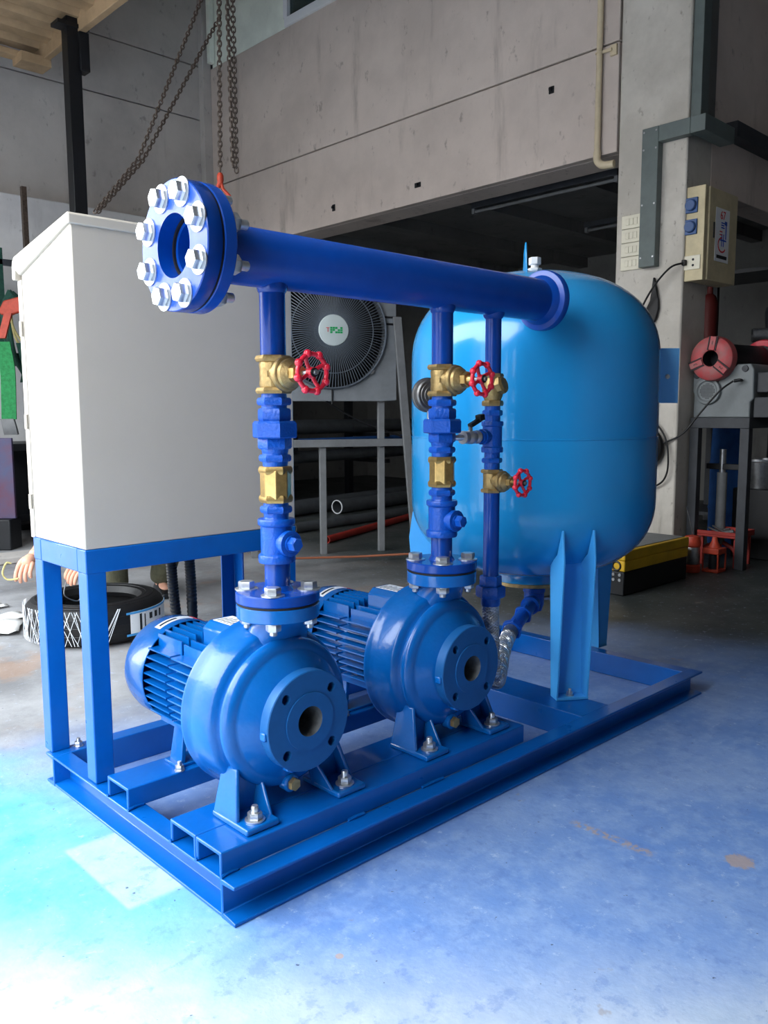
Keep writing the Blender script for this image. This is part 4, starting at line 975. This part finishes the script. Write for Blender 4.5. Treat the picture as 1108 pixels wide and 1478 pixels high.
# yellow and black tool chest behind the tank
tb = thing('tool_chest', 'long black chest with yellow upper half on the floor behind the tank', 'chest', (3.7, 1.3, 0))
MB().box((3.314, 1.073, 0), (4.06, 1.47, .139)).build('lower_box', 'blackp', tb, .006)
MB().box((3.31, 1.069, .140), (4.064, 1.474, .203)).build('upper_box', 'yellow', tb, .006)
MB().box((3.307, 1.066, .2035), (4.067, 1.477, .262)).build('lid', 'yellow', tb, .006)
MB().box((3.33, 1.09, .2625), (4.045, 1.455, .266)).build('lid_mat', 'grey', tb)
for z in (.09, .12):
    for y in (1.10, 1.14): MB().cyl((3.314, y, z), (3.309, y, z), .009, n=12).build('rivet', 'steel', tb)
MB().torus((3.31, 1.12, .17), EX, .025, .006, 18, 8).build('handle', 'blackp', tb)

# ------------------------------------------------------------------ outdoor fan unit on its stand (in the bay)
import_h = math.radians(64)
ru = V(math.sin(import_h), -math.cos(import_h), 0); nu = V(-math.cos(import_h), -math.sin(import_h), 0)   # right and outward normal
FC = V(3.07, 3.327, 1.6245)          # hub centre on the face plane
FS = 6.0/5.0
ac = thing('fan_unit', 'dusty grey outdoor fan unit with a round wire guard and pale hub', 'fan', FC-EZ*.6)
bw0, bw1, bz0, bz1 = -.60, .490, -.497, .48
# face plate with a round opening
R0 = .412; n = 48
m = MB(); ring = [FC+(ru*math.cos(2*PI*i/n)+EZ*math.sin(2*PI*i/n))*R0 for i in range(n)]
def sq(i):
    a = 2*PI*i/n; ca, sa = math.cos(a), math.sin(a)
    k = min((bw1 if ca > 0 else -bw0)/max(abs(ca), 1e-6), (bz1 if sa > 0 else -bz0)/max(abs(sa), 1e-6)); return FC+(ru*ca+EZ*sa)*k
outr = [sq(i) for i in range(n)]
m.quad_rings([[p-nu*.012 for p in outr], outr, ring, [p-nu*.10 for p in ring]], True, (False, False)); 
m.build('face_plate', 'acgrey', ac)
cm = lambda a, b, z: FC+ru*a+EZ*z-nu*b
MB().quad_rings([[cm(bw0, .02, z), cm(bw1, .02, z), cm(bw1, .30, z), cm(bw0, .30, z)] for z in (bz0, bz0+.02)]).quad_rings([[cm(bw0, .02, z), cm(bw1, .02, z), cm(bw1, .30, z), cm(bw0, .30, z)] for z in (bz1-.02, bz1)]).quad_rings([[cm(bw0, .02, z), cm(bw0+.02, .02, z), cm(bw0+.02, .30, z), cm(bw0, .30, z)] for z in (bz0, bz1)]).quad_rings([[cm(bw1-.02, .02, z), cm(bw1, .02, z), cm(bw1, .30, z), cm(bw1-.02, .30, z)] for z in (bz0, bz1)]).quad_rings([[cm(bw0, .28, z), cm(bw1, .28, z), cm(bw1, .30, z), cm(bw0, .30, z)] for z in (bz0, bz1)]).build('casing', 'acgrey', ac)
gdm = thing('x', None, None, (0, 0, 0)); D.objects.remove(gdm)
rg = MB()
for r_, d_, w_ in ((.408, .01, .009), (.300, .05, .0035), (.405, .03, .005)): rg.torus(FC+nu*d_, nu, r_, w_, 64, 6)
gw = rg.build('guard_ring', 'wire', ac)
WM = MB().tube([(.085, 0, .070), (.2, 0, .068), (.32, 0, .045), (.40, 0, .012)], .0033, 5).mesh('guard_wire', 'wire')
for k in range(108):
    a = 2*PI*k/108; d = ru*math.cos(a)+EZ*math.sin(a)
    q = Matrix((d, nu.cross(d), nu)).transposed().to_quaternion(); inst('guard_wire', WM, ac, FC, q)
for z in (.10, .115):
    pass
hb = MB().lathe([(0, .066), (.110, .066), (.112, .07), (.106, .080), (.07, .086), (0, .088)], FC, nu, 40).build('hub_cover', 'hubg', ac)
text('T', .045, FC+nu*.0892-ru*.047+EZ*.0, ru, EZ, ac, 'redink')
m = MB()
for k in range(5):
    for j, (z0, z1) in enumerate(((.008, .022), (-.006, .006), (-.022, -.009))):
        if (k+j) % 4 == 3: continue
        cc = FC+nu*.0888+ru*(-.022+k*.0185)+EZ*((z0+z1)/2); m.obox(cc, (ru, EZ, nu), (.0165, z1-z0, .001))
m.build('hub_print', 'greenink', ac)
MB().lathe([(0, -.262), (.45, -.262), (.45, -.258), (0, -.258)], FC, nu, 40).build('dark_backing', 'black', ac)  # black disc added so the gaps between the blades look shaded
MB().lathe([(.414, -.09), (.414, -.25)], FC, nu, 48).build('inner_shroud', 'black', ac)
MB().lathe([(0, -.05), (.11, -.05), (.11, .0), (0, .02)], FC-nu*.03, nu, 28).build('fan_hub', 'blackp', ac)
for k in range(5):
    a = 2*PI*k/5+.35; d = ru*math.cos(a)+EZ*math.sin(a); e = nu.cross(d); o = FC-nu*.05
    q1 = [(.08, -.05, .02), (.38, -.12, .04), (.39, .07, -.04), (.08, .05, -.02)]
    P1 = [o+d*x+e*y+nu*z for x, y, z in q1]
    MB().quad_rings([[p-nu*.03 for p in P1], [p-nu*.024 for p in P1]]).build('blade', 'black', ac, .002)
for sx_, z in ((.43, .11), (.43, .06)): MB().tube([FC+ru*.40+EZ*z+nu*.006, FC+ru*.50+EZ*z+nu*.004], .007, 6).build('clip', 'blackp', ac)
MB().tube([FC+EZ*-.41+nu*.006, FC+EZ*-.52+nu*.004], .007, 6).build('clip', 'blackp', ac)
MB().cyl(FC+ru*.295-EZ*.285, FC+ru*.295-EZ*.285+nu*.03, .018, n=16).build('screw_knob', 'steel', ac)
fs = thing('fan_stand', 'grey steel angle frame standing under the fan unit', 'stand', FC-EZ*FC.z)
def sbar(a0, z0, a1, z1, w_, b0=.05, nm='post', par=None):
    p0 = FC+ru*a0-nu*b0; p1 = FC+ru*a1-nu*b0; p0.z = z0; p1.z = z1; d = (p1-p0).normalized()
    MB().obox((p0+p1)/2, (nu.cross(d), nu, d), (w_, w_, (p1-p0).length)).build(nm, 'grey', par or fs, .002)
zr = .82
sbar(-.62, zr, .56, zr, .055, .03, 'rail')
sbar(-.065, 0, -.065, zr-.028, .045); sbar(.385, 0, .385, 1.128, .045); sbar(-.58, 0, -.58, 1.128, .045)
sbar(-.58, 0, -.58, 1.128, .045, .28)
tag(MB().obox((FC+ru*.565+nu*.02+V(0, 0, .87-FC.z)), (ru, nu, (-.085*ru.x, -.085*ru.y, 1)), (.06, .03, 1.74)).build('leaning_bar', 'grey', None, .003), 'tall grey flat bar leaning beside the fan unit', 'bar')
cable('fan_cable', [FC-EZ*.497-nu*.1+ru*-.02, FC-EZ*.60-nu*.1+ru*.15, FC-EZ*.69-nu*.08+ru*.35, FC-EZ*.78-nu*.05+ru*.60], .007, 'thin black cable drooping from the underside of the fan unit')

# pipes stored on the floor of the bay
def fpipe(a, b, r, mt, label, hollow=True):
    a = Vector(a); b = Vector(b); L = (b-a).length
    o = MB().lathe([(r*.86, 0), (r, 0), (r, L), (r*.86, L)], a, b-a, 28, close=True).build('stored_pipe', mt); tag(o, label, 'pipe', 'pipes stored in the bay'); return o
fpipe((4.70, 5.20, .074), (8.3, 5.75, .074), .074, 'dpipe', 'wide dark pipe on the bay floor, bright ring at its open end')
fpipe((3.36, 3.76, .03), (4.95, 4.37, .03), .03, 'redpipe', 'dull red primed pipe lying on the floor below the dark pipes')
fpipe((3.9, 5.27, .085), (8.3, 6.15, .085), .08, 'dpipe', 'dark pipe on the bay floor just behind the wide one')
fpipe((3.5, 4.38, .05), (7.0, 4.74, .05), .045, 'dpipe', 'thinner dark pipe on the floor in front of the wide one')
fpipe((4.3, 6.0, .55), (8.3, 6.6, .55), .07, 'dpipe', 'dark pipe on the lower arm of the rack')
fpipe((4.3, 6.2, .88), (8.3, 6.8, .88), .085, 'dpipe', 'dark pipe on the upper arm of the rack')
fpipe((4.3, 5.9, .72), (8.3, 6.5, .72), .04, 'bluecloth', 'slim blue pipe between the dark pipes of the rack')
rk = thing('pipe_rack', 'dark steel rack holding the pipes in the bay', 'rack', (5.5, 6.4, 0))
for x in (4.6, 6.2, 7.8):
    dy = (x-4.3)*.15
    MB().box((x, 6.45+dy, 0), (x+.08, 6.53+dy, 1.2)).build('upright', 'blackp', rk)
    for z in (.46, .665, .78): MB().box((x, 5.75+dy, z-.03), (x+.06, 6.45+dy, z+.015)).build('arm', 'blackp', rk)
fpr = V(4.695, 5.20, .074); tag(MB().torus(fpr, V(1, .15, 0), .068, .006, 32, 8).build('pipe_cap_ring', 'white'), 'pale ring round the open end of the wide dark pipe', 'ring')
tag(MB().tube([(2.1, 2.83, .12), (2.546, 3.118, .06), (3.0, 3.0, .03), (3.6, 2.56, .05)], .008, 8).build('copper_rod', 'copper'), 'thin copper rod lying across the floor behind the pumps', 'rod')

# fluorescent battens under the bay ceiling
def batten(p, L, label):
    t = thing('light_batten', label, 'light', p, 'fluorescent battens in the bay'); p = Vector(p)
    MB().box(p+V(-.03, 0, 0), p+V(.03, L, .05)).build('housing', 'greyd', t, .004)
    MB().cyl(p+V(0, .03, -.025), p+V(0, L-.03, -.025), .014, n=14).build('tube', 'grey', t)
    for y in (.0, L-.03): MB().box(p+V(-.02, y, -.045), p+V(.02, y+.03, 0)).build('end_cap', 'grey', t)
batten((5.0, 2.2, 2.83), 1.45, 'unlit fluorescent batten nearer the beam, seen left of the pillar')
batten((6.4, 1.9, 2.83), 1.5, 'unlit fluorescent batten deeper in the bay, further right')

# ------------------------------------------------------------------ tyre
ty = thing('car_tyre', 'black car tyre in plastic wrap lying flat behind the cabinet stand', 'tyre', (.82, 2.42, 0))
tc = (.82, 2.42, 0); RT = .315; Wt = .195
prf = [(.205, .03), (.215, .012), (.25, .004), (.285, .012), (.305, .03), (.314, .05), (.315, Wt/2), (.314, Wt-.05), (.305, Wt-.03), (.285, Wt-.012), (.25, Wt-.004), (.215, Wt-.012), (.205, Wt-.03), (.198, Wt-.04), (.212, Wt-.06), (.25, Wt-.07), (.25, .07), (.212, .06), (.198, .04)]
MB().lathe(prf, tc, EZ, 72, close=True).build('carcass', 'black', ty)
for z in (.06, .0975, .135): MB().torus((tc[0], tc[1], z), EZ, .3145, .003, 72, 6).build('tread_rib', 'black', ty)
for r_ in (.235, .265, .285): MB().torus((tc[0], tc[1], Wt-.008 if r_ < .28 else Wt-.014), EZ, r_, .0025, 64, 6).build('sidewall_ring', 'black', ty)
m = MB()
rnd = random.Random(3)
for k in range(64):
    a0 = rnd.uniform(PI*.85, PI*1.42); s_ = rnd.choice((-1, 1))*rnd.uniform(.10, .26); z0 = .02; z1 = .175
    m.tube([(tc[0]+.318*math.cos(a0+s_*i/4), tc[1]+.318*math.sin(a0+s_*i/4), z0+(z1-z0)*i/4) for i in range(5)], rnd.uniform(.0006, .0014), 5)
tag(m.build('wrap_strands', 'wrap', ty), kind='stuff')
def tband(a0, a1, z0, z1, r, mt, nm):
    rings = []
    for i in range(11):
        a = a0+(a1-a0)*i/10; d = V(math.cos(a), math.sin(a), 0); c_ = V(tc[0], tc[1], 0)
        rings.append([c_+d*r+EZ*z0, c_+d*(r+.0012)+EZ*z0, c_+d*(r+.0012)+EZ*z1, c_+d*r+EZ*z1])
    return MB().quad_rings(rings).build(nm, mt, ty)
tband(PI*1.52, PI*1.86, .045, .150, .3165, 'white', 'label'); tband(PI*1.50, PI*1.88, .140, .150, .3180, 'bluelabel', 'label_edge'); tband(PI*1.50, PI*1.88, .040, .050, .3180, 'bluelabel', 'label_edge')
for k, (a, w_, z0, z1) in enumerate(((1.575, .012, .06, .135), (1.60, .006, .07, .13), (1.64, .02, .10, .128), (1.68, .02, .10, .128), (1.72, .015, .095, .13), (1.65, .03, .07, .08), (1.71, .02, .068, .082))):
    tband(PI*(a-w_/2), PI*(a+w_/2), z0, z1, .3180, 'ink', 'label_print')

# ------------------------------------------------------------------ squatting person behind the tyre
def skin_body(name, verts, edges, radii, mt, root, parent=None, org=None, sub=2):
    me = D.meshes.new(name); og = Vector(org) if parent is None else ORG[parent.name]
    me.from_pydata([tuple(Vector(v)-og) for v in verts], edges, [])
    o = D.objects.new(name, me); COL.objects.link(o)
    if parent is not None: o.parent = parent
    else: o.location = og
    ORG[o.name] = og
    s = o.modifiers.new('skin', 'SKIN'); s.use_smooth_shade = True
    if not me.skin_vertices: me.skin_vertices
    bm = bmesh.new(); bm.from_mesh(me); lay = bm.verts.layers.skin.verify()
    for v, r in zip(bm.verts, radii):
        v[lay].radius = (r, r) if not isinstance(r, tuple) else r
        v[lay].use_root = False
    bm.verts.ensure_lookup_table(); bm.verts[root][lay].use_root = True
    bm.to_mesh(me); bm.free()
    sd = o.modifiers.new('sub', 'SUBSURF'); sd.levels = sub; sd.render_levels = sub
    bpy.context.view_layer.update()
    nm = D.meshes.new_from_object(o.evaluated_get(bpy.context.evaluated_depsgraph_get()))
    o.modifiers.clear(); o.data = nm; nm.materials.clear(); nm.materials.append(M[mt]); nm.shade_smooth()
    return o
PE = (1.36, 3.0, 0)
pe = thing('person', 'person squatting behind the tyre in olive trousers, both hands reaching past the stand', 'person', PE)
# body (skin) : pelvis, spine, neck, head, arms
pv_ = V(1.45, 3.18, .30)
V_ = [pv_, V(1.32, 3.03, .44), V(1.15, 2.85, .58), V(1.03, 2.70, .68), V(.985, 2.645, .755), V(.955, 2.61, .83), V(.935, 2.59, .88),
      V(.90, 2.77, .66), V(.91, 2.87, .50), V(.70, 2.50, .405), V(.655, 2.42, .385),       # right arm of view left
      V(1.13, 2.58, .66), V(1.28, 2.52, .50), V(.90, 2.28, .39), V(.83, 2.265, .375),
      V(1.35, 3.12, .33), V(1.12, 2.84, .50), V(1.19, 2.98, .12), V(1.22, 3.0, .06), V(1.14, 2.88, .035),
      V(1.55, 3.12, .33), V(1.50, 2.80, .50), V(1.48, 2.98, .12), V(1.48, 3.0, .06), V(1.44, 2.87, .035)]
E_ = [(0, 1), (1, 2), (2, 3), (3, 4), (4, 5), (5, 6), (3, 7), (7, 8), (8, 9), (9, 10), (3, 11), (11, 12), (12, 13), (13, 14), (0, 15), (15, 16), (16, 17), (17, 18), (18, 19), (0, 20), (20, 21), (21, 22), (22, 23), (23, 24)]
hand1 = V(.455, 2.285, .395); hand2 = V(.655, 2.285, .345)
V_[8] = V(.70, 2.60, .50); V_[9] = V(.56, 2.40, .43); V_[10] = V(.51, 2.345, .42)
V_[12] = V(.95, 2.42, .47); V_[13] = V(.78, 2.34, .38); V_[14] = V(.735, 2.32, .37)
R_ = [.13, .135, .15, .11, .055, .055, .05, .07, .046, .031, .024, .07, .046, .031, .024, .095, .065, .045, .04, .032, .095, .065, .045, .04, .032]
body = skin_body('body', V_, E_, R_, 'skin', 0, pe)
# head with a face
def head(c, fwd, upv):
    c = Vector(c); f = Vector(fwd).normalized(); u = (Vector(upv)-f*Vector(upv).dot(f)).normalized(); r = f.cross(u)
    m = MB(); rings = []
    for i in range(1, 16):
        a = -PI/2+PI*i/16; z = math.sin(a)*.118; k = math.cos(a)
        ring = []
        for j in range(24):
            b = 2*PI*j/24; x = math.cos(b); y = math.sin(b)
            rx = .078*k*(1-.18*max(0, -math.sin(a))); ry = (.098 if y < 0 else .092)*k
            px = x*rx; py = y*ry
            if y > .9 and -.25 < math.sin(a) < .15: py += .012*(1-abs(math.sin(a)+.08)/.3)
            if y > .6 and abs(abs(x)-.42) < .2 and abs(math.sin(a)-.06) < .12: py -= .008
            ring.append(c+r*px+f*py+u*z)
        rings.append(ring)
    m.quad_rings(rings); ho = m.build('head', 'skin', pe, sharp=80)
    MB().lathe([(0, -.022), (.012, -.02), (.010, 0), (.006, .022), (0, .026)], c+f*.094-u*.012, u, 12).build('nose', 'skin', ho)
    for s_ in (-1, 1):
        MB().ball(c+f*.083+r*s_*.031+u*.012, .0092, 12).build('eye', 'ink', ho)
        MB().torus(c+r*s_*.078-u*.005, r, .019, .007, 16, 8).build('ear', 'skin', ho)
    MB().tube([c+f*.082+r*-.022-u*.058, c+f*.090-u*.056, c+f*.082+r*.022-u*.058], .0055, 8).build('mouth', 'pink', ho)
    hr_ = MB(); rings = []
    for i in range(0, 9):
        a = PI*(.02+.36*i/8); rings.append([c-f*.012+u*.014+u*math.cos(a)*.118+(r*math.cos(b)*.087+f*math.sin(b)*.1)*math.sin(a) for b in [2*PI*j/24 for j in range(24)]])
    hr_.quad_rings(rings).build('hair', 'hair', ho, sharp=80)
head((.905, 2.555, .945), (-.62, -.66, -.42), (-.2, -.2, 1))
# clothing over the limbs
def cloth(nm, idx, extra, mt, par, edges=None, grow=.012):
    vs = [V_[i] for i in idx]; rs = [R_[i]+grow for i in idx]; es = edges or [(k, k+1) for k in range(len(idx)-1)]
    return skin_body(nm, vs, es, rs, mt, 0, par)
cloth('trousers', [0, 15, 16, 17, 18, 20, 21, 22, 23], None, 'olive', pe, [(0, 1), (1, 2), (2, 3), (3, 4), (0, 5), (5, 6), (6, 7), (7, 8)], .03)
vs = [V_[0]+V(-.03, -.03, .06), V_[1], V_[2], V_[3], V_[7], V_[7].lerp(V_[8], .75), V_[11], V_[11].lerp(V_[12], .75), V_[3].lerp(V_[4], .75)]
skin_body('shirt', vs, [(0, 1), (1, 2), (2, 3), (3, 4), (4, 5), (3, 6), (6, 7), (3, 8)], [.15, .158, .172, .15, .098, .075, .098, .075, .085], 'shirt', 0, pe)
for i, (a, b) in enumerate(((18, 19), (23, 24))):
    p, q = V_[a], V_[b]; d = (q-p); d.z = 0; d.normalize(); s_ = EZ.cross(d)
    m = MB().quad_rings([[p-d*.06+d*t_+s_*w_*c0+EZ*z_ for c0, z_ in ((-1, 0), (1, 0), (1, h_*.5), (.6, h_), (-.6, h_), (-1, h_*.5))] for t_, w_, h_ in ((0, .03, .07), (.05, .042, .085), (.12, .046, .07), (.19, .046, .045), (.235, .035, .03))])
    for k in range(len(m.v)): m.v[k].z += .001-p.z
    m.build('shoe', 'blackp', pe, .006)
# hands: palm, four fingers and a thumb, each curled
def hand(wrist, pdir, back, curl, par, thumb_side):
    w = Vector(wrist); d = Vector(pdir).normalized(); b = Vector(back); b = (b-d*b.dot(d)).normalized(); s_ = d.cross(b)*thumb_side
    vs = [w, w+d*.035, w+d*.075]; rs = [.024, (.03, .02), (.034, .018)]; es = [(0, 1), (1, 2)]
    lens = (.070, .078, .072, .056)
    skin_body('palm', vs, es, [.024, .029, .027], 'skin', 0, par)
    for k in range(4):
        o = w+d*.078+s_*(.030-.020*k)-b*.002; an = curl*(1+.12*k); pts = [w+d*.045+s_*(.022-.015*k), o]; dd = d.copy(); L = lens[k]
        for j, fr in enumerate((.44, .32, .24)):
            q = Quaternion(d.cross(b), -an*(.75 if j else .55)); dd = q @ dd; dd.normalize()
            if dd.dot(b) > 0 and j == 0: dd = Quaternion(d.cross(b), 2*an*.55) @ dd
            pts.append(pts[-1]+dd*L*fr)
        skin_body('finger', pts, [(i, i+1) for i in range(len(pts)-1)], [.011, .0098, .0092, .0086, .0074], 'skin', 0, par)
    tp_ = [w+d*.012+s_*.018, w+d*.036+s_*.040-b*.008, w+d*.062+s_*.046-b*.022, w+d*.085+s_*.036-b*.032]
    skin_body('thumb', tp_, [(0, 1), (1, 2), (2, 3)], [.014, .0125, .011, .009], 'skin', 0, par)
hand(V_[10], V(-.62, -.55, -.42), V(-.35, -.30, .85), .62, body, 1)
hand(V_[14], V(-.80, -.40, -.33), V(-.3, -.30, .9), .66, body, -1)
# the things in hand
cable('yellow_band', [hand1+V(-.035, -.01, -.055), hand1+V(-.07, .02, -.058), hand1+V(-.085, .03, -.03), hand1+V(-.07, .025, .012), hand1+V(-.05, .02, .01)], .004, 'short curled pale yellow band held in the left hand in view', 'rope', 6, 'band')
cable('wire_loop', [hand2+V(-.03, -.01, -.05), hand2+V(-.035, 0, -.11), hand2+V(.02, .0, -.145), hand2+V(.05, 0, -.12)], .003, 'thin wire loop hanging from the right hand in view', 'steel', 8, 'wire')

# ------------------------------------------------------------------ left background
sl = thing('rope_coil', 'dark green and yellow ropes coiled on the wall rack at far left', 'rope', (1.76, 6.0, 1.5))
for k in range(9):
    zc = 1.95-.012*k; w_ = .13+.01*(k % 4)
    MB().tube(spline([(1.80+.02*math.sin(k), 6.0-.02*k, zc+.12), (1.86+w_*.8, 5.98-.02*k, zc-.05), (1.84+w_*.4, 5.98-.02*k, zc-.38-.02*k), (1.80-w_*.3, 5.98-.02*k, zc-.36), (1.78-w_*.4, 5.98-.02*k, zc-.05), (1.80, 6.0-.02*k, zc+.12)], 6), .016, 8).build('rope_turn', 'slingd', sl)
for k in range(2): MB().tube(spline([(1.70+.02*k, 5.78, 1.95), (1.74, 5.76, 1.72-.05*k), (1.85, 5.75, 1.60-.05*k), (2.05, 5.76, 1.62-.04*k)], 6), .010, 8).build('yellow_turn', 'rope', sl)
def band(pts, wd, mt, nm, par, th=.006, across=V(.72, -.69, 0)):
    P = [Vector(p) for p in spline(pts, 6)]; rings = []
    for i, p in enumerate(P):
        t = (P[min(i+1, len(P)-1)]-P[max(i-1, 0)]).normalized(); a = across; n_ = t.cross(a).normalized()*th
        rings.append([p-a*wd/2, p+a*wd/2, p+a*wd/2+n_, p-a*wd/2+n_])
    return MB().quad_rings(rings).build(nm, mt, par)
gs = thing('green_sling', 'bright green webbing sling hanging at the far left edge', 'sling', (1.66, 5.7, 1.0))
band([(1.62, 5.70, 1.62), (1.64, 5.68, 1.4), (1.635, 5.68, 1.15), (1.63, 5.68, 1.0)], .12, 'sling', 'webbing', gs, .012)
band([(1.62, 5.68, 1.0), (1.63, 5.66, .93), (1.64, 5.66, .88)], .11, 'grey', 'eye', gs, .03)
gs2 = thing('narrow_sling', 'narrow green sling looped beside the cabinet door', 'sling', (1.85, 5.7, .9))
band([(1.76, 5.72, 1.62), (1.79, 5.70, 1.42), (1.77, 5.70, 1.30)], .06, 'slingd', 'upper_band', gs2, .008)
band([(1.80, 5.70, 1.38), (1.86, 5.68, 1.2), (1.91, 5.68, 1.0)], .05, 'sling', 'webbing', gs2, .008)
MB().tube(spline([(1.77, 5.70, 1.31), (1.76, 5.69, 1.15), (1.80, 5.69, .99), (1.87, 5.69, .95), (1.91, 5.69, 1.0)], 6), .008, 8).build('loop', 'grey', gs2)
oh = thing('orange_clamp', 'orange lifting clamp hanging on the ropes at far left', 'clamp', (1.74, 5.65, 1.7))
MB().prism([(-.14, -.02), (-.10, .05), (.02, .08), (.14, .09), (.12, .02), (.03, -.04), (-.06, -.07), (-.13, -.06)], (1.72, 5.66, 1.90), V(.72, -.69, 0), EZ, V(.69, .72, 0)*.04).build('body', 'orange', oh, .01)
band([(1.66, 5.65, 1.84), (1.63, 5.65, 1.74), (1.60, 5.65, 1.64)], .06, 'orange', 'strap', oh, .02)
rl = thing('wall_rail', 'green painted steel bracket on the whitewashed wall at far left', 'bracket', (1.76, 6.3, 1.5))
MB().box((1.70, 6.02, 1.5), (1.77, 6.10, 2.42)).build('upright', 'slingd', rl, .004)
MB().box((1.70, 6.02, 2.28), (2.2, 6.07, 2.33)).build('arm', 'greyd', rl, .004); MB().box((1.70, 6.02, 1.45), (2.2, 6.07, 1.5)).build('arm', 'greyd', rl, .004)
MB().box((1.72, 6.10, 2.2), (1.75, 6.50, 2.26)).build('stay', 'greyd', rl, .004)
ps_ = thing('printed_board', 'blue and red printed board standing at the far left edge', 'board', (1.5, 5.2, .3))
MB().obox((1.31, 5.43, .55), ((.72, -.69, 0), (.69, .72, 0), (0, 0, 1)), (.5, .03, .62)).build('board', 'poster', ps_, .004)
MB().obox((1.31, 5.45, .12), ((.72, -.69, 0), (.69, .72, 0), (0, 0, 1)), (.5, .2, .24)).build('foot', 'blackp', ps_, .01)
MB().ball((1.36, 5.41, .94), .06, 16).cyl((1.36, 5.41, .84), (1.36, 5.41, .93), .02).build('knob', 'acgrey', ps_)
mb_ = thing('dark_workbench', 'black workbench in shadow against the left wall', 'bench', (2.6, 5.9, 0))
MB().box((1.55, 5.68, .74), (4.0, 6.4, .80)).build('top', 'blackp', mb_, .006)
MB().box((1.6, 6.3, .0), (3.95, 6.36, .74)).build('back_panel', 'blackp', mb_)
for x, y in ((1.58, 5.70), (3.92, 5.70), (1.58, 6.3), (3.92, 6.3)): MB().box((x, y, 0), (x+.06, y+.06, .74)).build('leg', 'blackp', mb_, .003)
MB().box((1.64, 5.76, .12), (3.92, 6.25, .15)).build('lower_shelf', 'blackp', mb_, .003)
# scraps on the floor by the tyre
rnd = random.Random(5)
for k, (x, y, a, w_) in enumerate(((.60, 2.98, .3, .16), (.50, 2.80, 1.1, .2), (.40, 3.1, .7, .14), (.62, 3.3, .2, .12))):
    m = MB(); u = V(math.cos(a), math.sin(a), 0); v = V(-math.sin(a), math.cos(a), 0); rings = []
    for i in range(6):
        rings.append([V(x, y, .004+.012*rnd.random())+u*(i/5-.5)*w_*1.4+v*(j/5-.5)*w_+EZ*.01*rnd.random() for j in range(6)])
    m.quad_rings(rings, False, (False, False)); o = m.build('crumpled_wrapper', 'paper'); s_ = o.modifiers.new('s', 'SOLIDIFY'); s_.thickness = .0015
    tag(o, ('white crumpled wrapper on the floor left of the tyre, nearest the tyre', 'large white crumpled wrapper at the left edge of the floor', 'white wrapper at the left edge, further back than the large one', 'small white wrapper on the floor furthest back')[k], 'wrapper', 'wrappers by the tyre')
tm = thing('tape_measure', 'yellow and black tape end on the floor behind the tyre', 'tape', (.86, 2.95, 0))
for k in range(5): MB().box((.80+k*.028, 3.02-k*.012, .001), (.826+k*.028, 3.05-k*.012, .012)).build('band', 'yellow' if k % 2 == 0 else 'black', tm, .002)
print('objects', len(D.objects))
